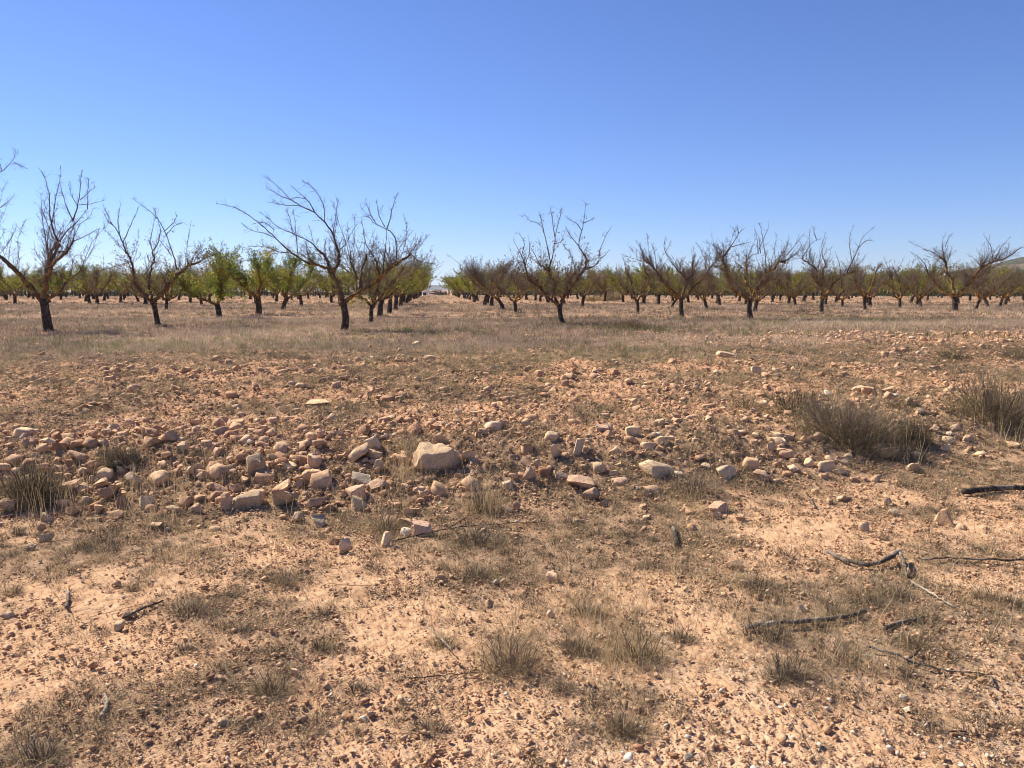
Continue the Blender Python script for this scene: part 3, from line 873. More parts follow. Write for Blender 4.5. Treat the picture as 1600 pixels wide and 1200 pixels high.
# fallen straw, bits of twig
n = 17000
x, y = wedge_points(n, 2.0, 15, rngG, pw=1.1)
k = rngG.random(n) < 0.25 + sstep(0.42, 0.62, fbm(x / 1.2, y / 1.2, 28, 3))
x, y = x[k], y[k]; n = len(x)
L = np.clip(rngG.lognormal(math.log(0.07), 0.6, n), 0.02, 0.4) * (0.6 + 0.07 * y)
a = rngG.uniform(0, 6.283, n)
bx = np.stack([np.cos(a), np.sin(a), np.zeros(n)], 1)
P0 = np.stack([x, y, surf(x, y) + 0.008], 1)
ends = [P0 + bx * (L * t)[:, None] for t in (0.0, 0.5, 1.0)]
for q in range(3):
    ends[q][:, 2] = surf(ends[q][:, 0], ends[q][:, 1]) + rngG.uniform(0.002, 0.02, n)
V, Q = tubes(np.stack(ends, 1), np.repeat((rngG.uniform(0.0006, 0.0016, n) * (0.6 + 0.13 * y))[:, None], 3, 1), 3)
sp = Soup(); sp.add(V, None, Q, np.repeat(rngG.uniform(0.2, 1.0, n), 9))
o = link("fallen_straw", sp.mesh("fallen_straw", M_STRAW))
tag(o, "broken straw and hair thin twigs scattered flat over the soil", "litter", None, 'stuff')

# the field grass: short pinkish brown dry sward
sp = Soup()
def field_points(n, y0, y1, pw=1.0):
    x, y = wedge_points(n, y0, y1, rngG, 0.78, pw)
    stony = np.exp(-((x - 11.5) / 6.5) ** 2 - ((y - 16) / 4.5) ** 2)
    edge = sstep(9.5, 15.5, y + 3.5 * (fbm(x / 2.5, y / 2.5, 35, 3) - 0.5) - 1.2 * np.exp(-((x - 1) / 5) ** 2))
    k = rngG.random(n) < edge * (1 - 0.9 * stony) * (0.45 + 0.9 * fbm(x / 1.6, y / 1.6, 36, 3))
    return x[k], y[k]
for n, y0, y1, per, h0, h1, wd in [(19000, 8.5, 17, 16, .05, .17, .0026), (30000, 14, 30, 14, .07, .23, .0030), (28000, 26, 60, 9, .10, .28, .0036), (12000, 55, 130, 6, .12, .30, .0042)]:
    x, y = field_points(n, y0, y1)
    rd = rngG.uniform(0.08, 0.22, len(x)) * (1 + y / 60)
    hh = rngG.uniform(h0, h1, len(x)) * (0.7 + 0.6 * fbm(x / 4, y / 4, 37, 2))
    many_tufts(x, y, per, rd, hh, wd, (0.3, 1.6), (0.05, 0.85), sp, rngG)
x, y = field_points(2600, 11, 70)
many_tufts(x, y, 26, rngG.uniform(0.1, 0.3, len(x)), rngG.uniform(0.12, 0.32, len(x)), 0.003, (0.3, 1.3), (0.0, 0.25), sp, rngG)
x, y = field_points(5000, 10, 50)
stalks(x, y, rngG.uniform(0.15, 0.42, len(x)), np.clip(rngG.normal(0.85, 0.12, len(x)), 0, 1), 0.0016, rngG, 0.9)
o = link("field_grass", sp.mesh("field_grass", M_FIELD))
tag(o, "short pinkish brown dry grass covering the orchard field", "grass", None, 'stuff')

# scattered greenish weeds along the front edge of the field
sp = Soup()
for px, py, r, n in [(q * 67 % 1600, 478 + q * 13 % 50, 30, 6) for q in range(70)] + [(60, 535, 90, 60), (310, 540, 120, 60), (640, 520, 120, 60), (500, 540, 80, 40), (880, 545, 120, 40), (990, 515, 40, 60), (1210, 505, 70, 60), (1330, 500, 90, 110),
                     (1540, 500, 60, 30), (1100, 515, 80, 40), (200, 545, 90, 40), (770, 505, 120, 30), (700, 570, 140, 30), (460, 600, 140, 20), (1000, 560, 140, 30), (550, 640, 60, 8), (820, 610, 90, 10), (160, 590, 60, 8), (950, 640, 60, 8)]:
    g = ground_at(px, py); rr = metres(r, g)
    n = int(n * 1.7); X = g[0] + rngG.normal(0, rr * 0.75, n); Y = g[1] + rngG.normal(0, max(0.3, rr * 0.9), n)
    rd = rngG.uniform(0.05, 0.14, n)
    many_tufts(X, Y, 18, rd, rngG.uniform(0.09, 0.26, n) * (0.55 if py > 560 else 1), 0.0036, (0.2, 0.9), (0.3, 0.9), sp, rngG)
o = link("green_weeds", sp.mesh("green_weeds", M_GREENWEED))
tag(o, "dull green weeds sprinkled along the front edge of the field", "weeds", None, 'stuff')

# ------------------------------------------------------------------ plants one can single out
def bush(name, px, py, wpx, hpx, label, cat, mat, n, group, seed, width=0.0019, lean=(0.2, 1.5), tint=(0.1, 0.9), twiggy=0, stalk=0):
    g = ground_at(px, py); w, h = metres(wpx, g), metres(hpx, g)
    rng = np.random.default_rng(seed)
    e = link(name, None, None, tuple(g)); tag(e, label, cat, group)
    sp = Soup()
    n = int(n * 0.55) if name == 'shrub' else n
    a = rng.uniform(0, 6.283, n); rr = rng.random(n) ** 0.6
    lob = 0.75 + 0.5 * vnoise(np.cos(a) * 2 + seed, np.sin(a) * 2, seed)
    bx = np.cos(a) * rr * w * 0.46 * lob; by = np.sin(a) * rr * w * 0.33 * lob
    bz = surf(g[0] + bx, g[1] + by) - g[2] - 0.01
    clump = 0.35 + 1.2 * vnoise(bx / (w * 0.11), by / (w * 0.11), seed + 5)
    hh = h * rng.uniform(0.3, 1.0, n) ** 0.8 * (1 - 0.6 * rr ** 2) * clump
    side = rng.random(n) < (0.82 if name == 'shrub' else 0.55)                       # half of them spring from the stems, short and every way
    bz = np.where(side, bz + hh * rng.uniform(0.1, 0.85, n), bz)
    bx = bx + np.where(side, rng.normal(0, w * 0.04, n), 0); by = by + np.where(side, rng.normal(0, w * 0.04, n), 0)
    hh = np.where(side, np.minimum(hh, h * 0.5) * rng.uniform(0.2, 0.65, n), hh)
    ln = rng.uniform(*lean, n) * (0.4 + 0.9 * rr)
    ln = np.where(side, rng.uniform(0.3, 3.0, n), ln)
    blades(np.stack([bx, by, bz], 1), hh, a + rng.normal(0, 1.1, n), ln, width * (0.7 + 0.12 * g[1]) * rng.uniform(0.5, 1.3, n), rng.uniform(*tint, n), sp, 0.8, True)
    if name == 'shrub':
        m2 = int(n * 2.2)
        a2 = rng.uniform(0, 6.283, m2); r2 = rng.random(m2) ** 0.55; u2 = rng.random(m2) ** 0.8
        l2 = 0.75 + 0.5 * vnoise(np.cos(a2) * 2 + seed, np.sin(a2) * 2, seed)
        x2 = np.cos(a2) * r2 * w * 0.46 * l2; y2 = np.sin(a2) * r2 * w * 0.33 * l2
        c2 = 0.35 + 1.1 * vnoise(x2 / (w * 0.11), y2 / (w * 0.11), seed + 5)
        z2 = height(g[0] + x2, g[1] + y2) - g[2] + u2 * h * 0.8 * (1 - 0.6 * r2 ** 2) * c2
        C2 = np.stack([x2, y2, z2], 1); l = (0.006 + 0.0016 * g[1]) * rng.uniform(0.5, 1.3, m2)
        va = rng.normal(0, 1, (m2, 3)); va /= np.linalg.norm(va, axis=1, keepdims=True)
        vb = np.cross(va, rng.normal(0, 1, (m2, 3))); vb /= np.linalg.norm(vb, axis=1, keepdims=True)
        V2 = np.stack([C2, C2 + va * (l * .5)[:, None] + vb * (l * .16)[:, None], C2 + va * l[:, None], C2 + va * (l * .5)[:, None] - vb * (l * .16)[:, None]], 1)
        sp.add(V2, None, np.arange(m2 * 4).reshape(m2, 4), np.repeat(rng.uniform(*tint, m2), 4))
    link("leaves" if not twiggy else "dry_leaves", sp.mesh("leaves", mat), e)
    # woody stems that branch
    k = max(10, int(n * (0.08 if name == 'shrub' else 0.03)))
    a = rng.uniform(0, 6.283, k); rr = rng.random(k) ** 0.7
    P0 = np.stack([np.cos(a) * rr * w * 0.2, np.sin(a) * rr * w * 0.14, np.full(k, -0.02)], 1)
    P0[:, 2] += height(g[0] + P0[:, 0], g[1] + P0[:, 1]) - g[2]
    P2 = P0 + np.stack([np.cos(a) * rr * w * 0.28, np.sin(a) * rr * w * 0.2, h * rng.uniform(0.5, 0.95, k)], 1)
    P1 = (P0 + P2) / 2 + rng.normal(0, 0.07, (k, 3)) * w
    V, Q = tubes(np.stack([P0, P1, P2], 1), np.array([[1.0, 0.8, 0.4]]) * (0.0022 * (0.7 + 0.1 * g[1])), 3)
    s2 = Soup(); s2.add(V, None, Q, rng.random())
    link("stems", s2.mesh("stems", M_TWIG if not twiggy else M_PALEWOOD), e)
    if stalk:
        s3 = Soup(); a = rng.uniform(0, 6.283, stalk)
        b = np.stack([rng.normal(0, w * 0.15, stalk), rng.normal(0, w * 0.1, stalk), np.full(stalk, -0.01)], 1)
        blades(b, h * rng.uniform(0.8, 1.5, stalk), a, rng.uniform(0.05, 0.45, stalk), np.full(stalk, 0.002 * (0.7 + 0.12 * g[1])), rng.uniform(0.75, 1, stalk), s3, 0.5)
        link("stalks", s3.mesh("stalks", M_STRAW), e)
    return e

SH = "dark shrubs along the bank"
bush("shrub", 1330, 690, 190, 78, "dark olive shrub, largest on the bank, with tall yellow stalks before it", "shrub", M_SHRUB, 5600, SH, 1, stalk=40)
bush("shrub", 1245, 648, 110, 50, "grey olive shrub joining the left side of the largest shrub", "shrub", M_SHRUB, 1900, SH, 2)
bush("shrub", 1425, 690, 70, 45, "dark low shrub in the shade right of the largest shrub", "shrub", M_SHRUB, 1500, SH, 3, tint=(0, 0.6))
bush("shrub", 1550, 655, 150, 85, "wide brownish grassy shrub at the right edge of the bank", "shrub", M_SHRUB, 3800, SH, 4, tint=(0.3, 1), stalk=50)
bush("shrub", 1490, 562, 60, 24, "small dark shrub on the strip above the wide grassy shrub", "shrub", M_SHRUB, 900, SH, 5)
bush("shrub", 50, 785, 120, 78, "dark shrub with curved yellow stalks at the left edge", "shrub", M_SHRUB, 2900, SH, 6, tint=(0, 0.8), stalk=30)
bush("shrub", 188, 728, 70, 36, "dark brown low shrub above the left stone heap", "shrub", M_SHRUB, 1700, SH, 7, tint=(0, 0.7))
bush("shrub", 1410, 640, 60, 28, "thin grey shrub behind the right end of the largest shrub", "shrub", M_SHRUB, 700, SH, 8)
bush("shrub", 1585, 560, 60, 30, "small brownish shrub high on the strip at the right edge", "shrub", M_SHRUB, 700, SH, 9)
bush("shrub", 985, 514, 50, 18, "reddish brown weed clump right of the lone middle tree", "weed", M_DEADLEAF, 900, None, 10)
bush("shrub", 1165, 640, 60, 30, "grey twiggy plant on the strip left of the olive shrubs", "shrub", M_SHRUB, 600, SH, 12, tint=(0.3, 1))
bush("dead_plant", 640, 712, 46, 62, "upright dead grey plant with bare twigs behind the largest boulder", "plant", M_STRAW, 260, None, 13, twiggy=1, tint=(0.2, 0.7))
for px, py, w, h, lab in [(940, 470, 40, 13, "pale straw coloured bush, the left one of two far behind the middle tree"), (922, 470, 30, 10, "low straw bush touching the left of a taller pale straw bush"), (956, 469, 34, 17, "taller pale straw bush far behind the middle tree, right of two")]:
    bush("straw_bush", px, py, w, h, lab, "bush", M_STRAW, 1500, "straw bushes in the far field", px, 0.003, (0.2, 0.9), (0.75, 1.0))

TU = "dry grass tufts on the near ground"
for i, (px, py, w, h, lab) in enumerate([
 (800, 1045, 130, 75, "widest brown grass tuft in the near ground, bottom centre"),
 (905, 1025, 80, 50, "brown tuft joined to the right of the widest tuft"),
 (1000, 1035, 110, 70, "grey brown tuft with long stalks right of the widest tufts"),
 (1230, 1062, 75, 60, "fan shaped grey tuft on bare ground below the fallen log"),
 (975, 1145, 80, 50, "grey tuft low in the near ground above the bright gravel"),
 (1200, 1000, 100, 40, "thin brown tuft at the left end of the fallen log"),
 (422, 1085, 66, 50, "round grey tuft left of the pink brown stone, near ground"),
 (62, 1190, 95, 60, "dense grey tuft in the lower left corner"),
 (445, 915, 50, 36, "dark round tuft in the middle left of the near ground"),
 (298, 960, 90, 34, "dark flat tuft beside the thin dark stick at left"),
 (500, 1015, 40, 26, "small grey tuft left of centre on bare soil"),
 (290, 1018, 34, 26, "small dark tuft below the flat tuft at left"),
 (600, 830, 70, 40, "dark tuft behind the pale pyramid stone"),
 (745, 850, 90, 40, "dark tuft over the thin fallen branch"),
 (755, 800, 60, 60, "tall yellowish tuft with upright stalks right of the largest boulder"),
 (1085, 770, 110, 40, "brown grass fringe in front of the wide pale slab"),
 (130, 858, 32, 26, "small dark tuft left of centre below the left bank"),
 (30, 838, 26, 22, "small dark tuft at the left edge below the bank"),
 (690, 1010, 60, 28, "thin grey tuft crossed by a white straw"),
 (670, 1145, 80, 30, "grey tuft at the bottom, over crusted pale soil"),
 (1310, 965, 70, 30, "thin tuft behind the right half of the fallen log"),
 (1400, 935, 60, 36, "grassy tuft below the bend of the weathered branch"),
 (1540, 940, 60, 34, "thin grey tuft near the right edge of the near ground"),
 (1190, 920, 90, 30, "brown grass tuft right of the orange lump"),
 (920, 960, 70, 36, "thin brown tuft above the widest tufts"),
 (745, 905, 60, 30, "dark low tuft in the near ground, upper centre"),
 (20, 930, 40, 24, "dark tuft cut by the left edge, near ground"),
 (560, 1080, 50, 24, "dark cushion left of the small white flat stone"),
 (205, 925, 34, 22, "dark tuft above the brown stone by the stick"),
 (380, 990, 40, 22, "dark cushion right of the stick at left"),
 (560, 1150, 34, 20, "dark cushion at the bottom left of centre"),
 (1065, 1000, 50, 30, "thin tuft left of the fallen log, lower side"),
 (1430, 1010, 50, 30, "thin tuft at the end of the dark short stick"),
 (880, 1080, 50, 26, "low tuft under the widest tufts"),
 (1120, 1150, 40, 18, "low grey cushion at the bottom, right of centre"),
 (370, 1140, 50, 22, "greenish grey cushion beside the tan stone at lower left")]):
    bush("grass_tuft", px, py, w, h, lab, "grass tuft", M_CUSHION if i % 2 else M_STRAW, int(300 + w * 8), TU, 100 + i, 0.0013, (0.4, 2.6), (0.2, 1.0) if i % 2 else (0.0, 0.75), stalk=int(w / 9))

# ------------------------------------------------------------------ fallen wood
def stick(name, pts, r0, r1, label, mat, lift=0.012, seed=0, branches=(), group="dead wood on the ground", cat="stick"):
    rng = np.random.default_rng(seed + 400)
    def line(pp, ra, rb):
        W = np.array([ground_at(*q[:2]) + np.array([0, 0, 0.012 + lift + (q[2] if len(q) > 2 else 0)]) for q in pp])
        n = max(8, 5 * len(pp)); C, L = resample(W, n)
        C += rng.normal(0, 1, C.shape) * min(0.0025, L * 0.006)
        R = np.linspace(metres(ra, W[0]), metres(rb, W[-1]), n) * rng.uniform(0.85, 1.18, n)
        C = np.concatenate([C[:1], C, C[-1:]]); R = np.concatenate([[1e-4], R, [1e-4]])
        return tubes(C[None], R[None], 8)
    g = ground_at(*pts[0][:2])
    sp = Soup(); V, Q = line(pts, r0, r1); sp.add(V - g, None, Q)
    o = link(name, sp.mesh(name, mat, True), None, tuple(g))
    tag(o, label, cat, group)
    for b, ra, rb in branches:
        s2 = Soup(); V, Q = line(b, ra, rb); s2.add(V - g, None, Q)
        link("side_branch", s2.mesh("side_branch", mat, True), o)
    return o

stick("fallen_log", [(1168, 992), (1200, 984), (1250, 980), (1300, 979), (1330, 972), (1351, 968, .01)], 4.2, 3.6, "thick dark fallen branch lying in grass at lower right", M_WOOD, 0.02, 1)
stick("stick", [(1380, 994), (1410, 982), (1442, 974)], 3.4, 2, "short dark stick right of the thick fallen branch", M_DARKWOOD, 0.015, 2)
stick("branch", [(1292, 870), (1325, 886), (1360, 892), (1386, 886, .02), (1404, 878, .03)], 3.4, 3.8, "weathered grey branch with a kinked end at right", M_WOOD, 0.02, 3, [([(1404, 878, .03), (1411, 890, .02), (1416, 908)], 3.2, 2)])
stick("stick", [(1424, 916), (1450, 932), (1490, 957)], 2.4, 1.2, "thin bleached white stick below the weathered branch", M_PALEWOOD, 0.012, 4)
stick("stick", [(1440, 880), (1490, 881), (1545, 882), (1640, 884)], 1.4, 1.8, "long dark stick running out of the right edge", M_DARKWOOD, 0.015, 5)
stick("branch", [(1355, 1020), (1400, 1034), (1440, 1047), (1485, 1060), (1545, 1063)], 2.2, 1.0, "thin curved dark twig branch at lower right", M_DARKWOOD, 0.010, 6, [([(1416, 1040), (1428, 1032), (1437, 1022)], 2.2, 1.2)])
stick("stick", [(1057, 859), (1055, 845), (1052, 831)], 3.6, 3.0, "short black stick pointing away, centre right", M_DARKWOOD, 0.014, 7)
stick("stick", [(1551, 1080), (1549, 1066)], 2.2, 1.4, "tiny dark stub at the lower right edge", M_DARKWOOD, 0.01, 8)
for k, (a, b) in enumerate([((1480, 1149), (1510, 1148)), ((1487, 1155), (1515, 1158)), ((1495, 1152), (1512, 1154))]):
    stick("bark_piece", [a, ((a[0] + b[0]) / 2, (a[1] + b[1]) / 2), b], 2.2, 1.6, ["upper brown bark piece of three on the gravel, lower right", "lowest brown bark piece of three on the gravel, lower right", "short brown bark piece between two others, lower right"][k], M_BARKBIT, 0.0, 20 + k, group="bark pieces on the gravel", cat="bark piece")
stick("driftwood", [(159, 1131), (166, 1118), (169, 1106), (164, 1095)], 4, 2.2, "grey twisted wood splinter at lower left", M_WOOD, 0.012, 9, [([(167, 1112), (160, 1104)], 2.4, 1.5)])
stick("stick", [(193, 974), (215, 962), (256, 947)], 2.4, 1.6, "thin dark stick beside the brown stone at left", M_DARKWOOD, 0.014, 10)
stick("stick", [(105, 957), (106, 944), (107, 930)], 3.0, 1.6, "small grey stick on bare soil near the left edge", M_WOOD, 0.012, 11)
stick("branch", [(622, 852), (665, 842), (700, 833), (745, 829), (795, 825), (852, 823)], 1.1, 0.5, "long thin dark fallen branch under the bank, centre", M_DARKWOOD, 0.02, 12, [([(700, 833), (720, 822), (742, 808)], 1.0, 0.5), ([(745, 829), (780, 836), (815, 838)], 1.0, 0.5)])
stick("stick", [(670, 996), (688, 1012), (706, 1030)], 1.4, 0.9, "white straw stick lying over a thin tuft", M_PALEWOOD, 0.03, 13)
stick("stick", [(1014, 1000), (1034, 1013), (1056, 1026)], 1.3, 0.9, "pale thin stick right of the long stalked tuft", M_PALEWOOD, 0.03, 14)
stick("fallen_log", [(1505, 776), (1535, 773), (1570, 770), (1640, 770)], 5, 4, "thick dark log reaching out of the right edge under the bank", M_DARKWOOD, 0.03, 15)
stick("stick", [(1260, 775), (1275, 800), (1240, 812)][:2], 1.4, 1.0, "thin dark twig on bare ground below the rim stones", M_DARKWOOD, 0.012, 16)
stick("stick", [(640, 1072), (690, 1064), (745, 1060)], 1.2, 0.8, "thin brown twig left of the widest tuft", M_LIMB, 0.012, 17)

# ------------------------------------------------------------------ almond trees
def unit(v): return v / (np.linalg.norm(v, axis=-1, keepdims=True) + 1e-9)

def limb_tube(pts, r0, r1, rng, sides=7, cap=True, knob=0.0):
    n = max(8, int(4 * len(pts)))
    C, L = resample(pts, n)
    C = C.copy(); C[1:-1] += rng.normal(0, 1, (n - 2, 3)) * min(0.018, 0.25 * r0)
    t = np.linspace(0, 1, n)
    R = (r0 + (r1 - r0) * t ** 0.8) * rng.uniform(0.86, 1.16, n)
    if knob: R[-2:] *= 1 + knob
    Cc = np.concatenate([C[:1], C, C[-1:]]); Rr = np.concatenate([[1e-4], R, [1e-4]])
    V, Q = tubes(Cc[None], Rr[None], sides)
    # uneven bark
    V = V + (vnoise(V[:, 0] * 14 + V[:, 2] * 5, V[:, 1] * 14 + V[:, 2] * 4, 5) - 0.5)[:, None] * 0.012 * rng.choice([-1, 1], size=(1, 3))
    return V, Q, C, L

def grow(paths, rng, p, H):
    """shoots, side twigs and leaves grown from limb centre lines; paths: (points, length, is_shoot)"""
    tw = Soup(); leafP = []; leafD = []
    def emit(P, r0, r1, tint):
        N, K, _ = P.shape
        R = r0[:, None] + (r1 - r0)[:, None] * np.linspace(0, 1, K)[None] ** 0.8
        V, Q = tubes(P, R, 3); tw.add(V, None, Q, np.repeat(np.clip(tint, 0, 1), K * 3))
    parents = []
    for C, L, is_shoot in paths:
        if is_shoot:
            parents.append((C, L)); continue
        n = rng.poisson(p['den'] * 1.35 * L + 2)
        t = 1 - rng.random(n) ** 1.1 * 0.82
        i = t * (len(C) - 1); i0 = np.clip(i.astype(int), 0, len(C) - 2); f = (i - i0)[:, None]
        P0 = C[i0] * (1 - f) + C[i0 + 1] * f
        D = unit(C[i0 + 1] - C[i0])
        out = P0.copy(); out[:, 2] = 0; out = unit(out)
        d = unit(0.75 * np.array([0, 0, 1.0]) + p.get('out', 0.35) * out + 0.25 * D + rng.normal(0, 0.55, (n, 3)))
        ln = np.clip(rng.lognormal(math.log(p['slen']), 0.4, n), 0.15, 2.0) * (0.55 + 0.45 * t)
        Hc = H * rng.uniform(0.75, 1.03, n)
        ln = np.where(P0[:, 2] + ln * np.maximum(d[:, 2], 0) > Hc, np.maximum(0.15, (Hc - P0[:, 2])) / np.maximum(d[:, 2], 0.2), ln)
        K = 6; S = np.zeros((n, K, 3)); S[:, 0] = P0
        for k in range(1, K):
            d = unit(d + rng.normal(0, 0.14, (n, 3)) + np.array([0, 0, p.get('rise', 0.06)]))
            S[:, k] = S[:, k - 1] + d * (ln / (K - 1))[:, None]
        emit(S, p['rs'] * (0.6 + 0.5 * ln), np.full(n, p['rt']), rng.random(n) * 0.6)
        for q in range(n): parents.append((S[q], ln[q]))
    # side twigs
    starts, dirs, lens = [], [], []
    for C, L in parents:
        m = rng.poisson(L / p['tsp'])
        if not m: continue
        t = 0.12 + 0.88 * rng.random(m)
        i = t * (len(C) - 1); i0 = np.clip(i.astype(int), 0, len(C) - 2); f = (i - i0)[:, None]
        starts.append(C[i0] * (1 - f) + C[i0 + 1] * f); dirs.append(unit(C[i0 + 1] - C[i0])); lens.append(np.minimum(np.minimum(p['tl'] * rng.lognormal(0, 0.5, m), 0.4), 0.5 * L) * (1.15 - 0.6 * t))
    if starts:
        S0, D0, L0 = np.concatenate(starts), np.concatenate(dirs), np.concatenate(lens)
        n = len(S0)
        d1 = unit(0.65 * D0 + rng.normal(0, 0.55, (n, 3)) + np.array([0, 0, 0.18]))
        d2 = unit(d1 + rng.normal(0, 0.25, (n, 3)) + np.array([0, 0, 0.12]))
        P = np.stack([S0, S0 + d1 * (L0 * 0.5)[:, None], S0 + d1 * (L0 * 0.5)[:, None] + d2 * (L0 * 0.5)[:, None]], 1)
        emit(P, np.full(n, p['rt'] * 1.25), np.full(n, p['rt'] * 0.7), 0.3 + 0.7 * rng.random(n))
        # spurs
        m = int(n * p.get('spur', 1.5)); k = rng.integers(0, n, m); f = rng.random(m)[:, None]
        q0 = P[k, 0] * (1 - f) + P[k, 2] * f
        dd = unit(rng.normal(0, 1, (m, 3)) + 0.6 * d1[k]); l = rng.uniform(0.03, 0.10, m)
        P2 = np.stack([q0, q0 + dd * l[:, None]], 1)
        emit(P2, np.full(m, p['rt'] * 1.0), np.full(m, p['rt'] * 0.8), rng.random(m))
        # leaves hang on twigs
        nl = p['leaves']
        if nl:
            k = rng.integers(0, n, nl * 3); f = rng.random(nl * 3)[:, None]
            L_ = P[k, 0] * (1 - f) + P[k, 2] * f
            z = L_[:, 2] / H
            keep = rng.random(len(L_)) < p['leaf_low'] * (1 - sstep(p['leaf_z'] - 0.22, p['leaf_z'] + 0.12, z)) + p['leaf_top']
            clump = vnoise(L_[:, 0] * 2.2 + 9, L_[:, 1] * 2.2 + L_[:, 2] * 1.7, 17)
            keep &= rng.random(len(L_)) < 0.35 + 1.1 * clump
            leafP = L_[keep][:nl]
    lf = Soup()
    if len(leafP):
        n = len(leafP); l = p['lsize'] * rng.uniform(0.65, 1.3, n); w = l * rng.uniform(0.3, 0.5, n)
        a = unit(rng.normal(0, 1, (n, 3)) + np.array([0, 0, -0.5])); b = unit(np.cross(a, rng.normal(0, 1, (n, 3))))
        c = leafP + rng.normal(0, 0.05, (n, 3))
        V = np.stack([c, c + a * (l * 0.5)[:, None] + b * (w * 0.5)[:, None], c + a * l[:, None], c + a * (l * 0.5)[:, None] - b * (w * 0.5)[:, None]], 1)
        lf.add(V, None, np.arange(n * 4).reshape(n, 4), np.repeat(np.clip(rng.normal(p.get('ltint', 0.45), 0.22, n) + 1.3 * (vnoise(leafP[:, 0] * 1.6 + 3, leafP[:, 1] * 1.6 + leafP[:, 2] * 2.1, 23) - 0.5), 0, 1), 4))
    return tw, lf

BARE = dict(den=11, slen=0.8, rs=0.0064, rt=0.0035, tsp=0.062, tl=0.18, spur=1.2, leaves=0, lsize=.06, leaf_low=0, leaf_z=.5, leaf_top=0)
PRESET = {
 'bare': BARE,
 'sparse': {**BARE, 'den': 15, 'tsp': .07, 'leaves': 420, 'leaf_low': .30, 'leaf_z': .75, 'leaf_top': .12, 'ltint': .35, 'lsize': .065, 'dead': 1},
 'green': {**BARE, 'den': 11, 'slen': .95, 'tl': .24, 'leaves': 3800, 'leaf_low': .98, 'leaf_z': .66, 'leaf_top': .16, 'lsize': .085, 'ltint': .44},
 'half': {**BARE, 'den': 11, 'slen': .9, 'tl': .22, 'leaves': 2300, 'leaf_low': .9, 'leaf_z': .55, 'leaf_top': .07, 'lsize': .082, 'ltint': .55},
 'brown': {**BARE, 'den': 11, 'slen': .8, 'leaves': 1700, 'leaf_low': .6, 'leaf_z': .9, 'leaf_top': .2, 'lsize': .065, 'ltint': .5, 'dead': 1},
 'lichen': {**BARE, 'den': 16, 'slen': .8, 'leaves': 520, 'leaf_low': .6, 'leaf_z': .62, 'leaf_top': .05, 'ltint': .6, 'lich': 1},
}

def assemble(root, trunk, limbs, shoots, preset, rng, H):
    """trunk, each limb, twigs and leaves as parts of one tree; limbs: (points, r0, r1)"""
    bark = M_LICHEN if preset.get('lich') else M_LIMB
    parts = []
    pts, r0, r1 = trunk
    sp = Soup()
    n = 12; C, L = resample(pts, n)
    t = np.linspace(0, 1, n)
    R = (r0 * (1 + 0.35 * np.exp(-t * 9)) * (1 - t) + r1 * t) * rng.uniform(0.93, 1.07, n)
    Cc = np.concatenate([C[:1] - [0, 0, .15], C, C[-1:] + [0, 0, r1 * .5]]); Rr = np.concatenate([[r0 * 1.3], R, [r1 * .3]])
    V, Q = tubes(Cc[None], Rr[None], 14)
    ring = np.arange(len(V)) % 14
    V = V + unit(V - np.repeat(Cc, 14, 0) + 1e-6) * (r0 * 0.16 * (vnoise(ring * 0.9, V[:, 2] * 3.5, int(rng.integers(900))) - 0.5) * 2)[:, None]
    sp.add(V, None, Q)
    parts.append(('trunk', sp.mesh('trunk', M_TRUNK, True)))
    paths = []
    for pts, a, b in limbs:
        s2 = Soup(); V, Q, C, L = limb_tube(pts, a, b, rng, 7, True, 0.15); s2.add(V, None, Q)
        parts.append(('limb', s2.mesh('limb', bark, True)))
        paths.append((C, L, False))
    ss = Soup()
    for pts, a, b in shoots:
        V, Q, C, L = limb_tube(pts, a, b, rng, 5); ss.add(V, None, Q, 0.2)
        paths.append((C, L, True))
    tw, lf = grow(paths, rng, preset, H)
    if ss.n:
        tw.add(np.concatenate(ss.V), None, np.concatenate(ss.Q), 0.15)
    parts.append(('twigs', tw.mesh('twigs', M_TWIG)))
    if lf.n: parts.append(('leaves', lf.mesh('leaves', M_DEADLEAF if preset.get('dead') else M_LEAF)))
    if root is not None:
        for nm, me in parts: link(nm, me, root)
    return parts

TG = "almond trees of the orchard"
TREES = []                                         # (x, y) of every tree standing
def base_point(px, py):
    g = ground_at(px, py + 1.5); return g

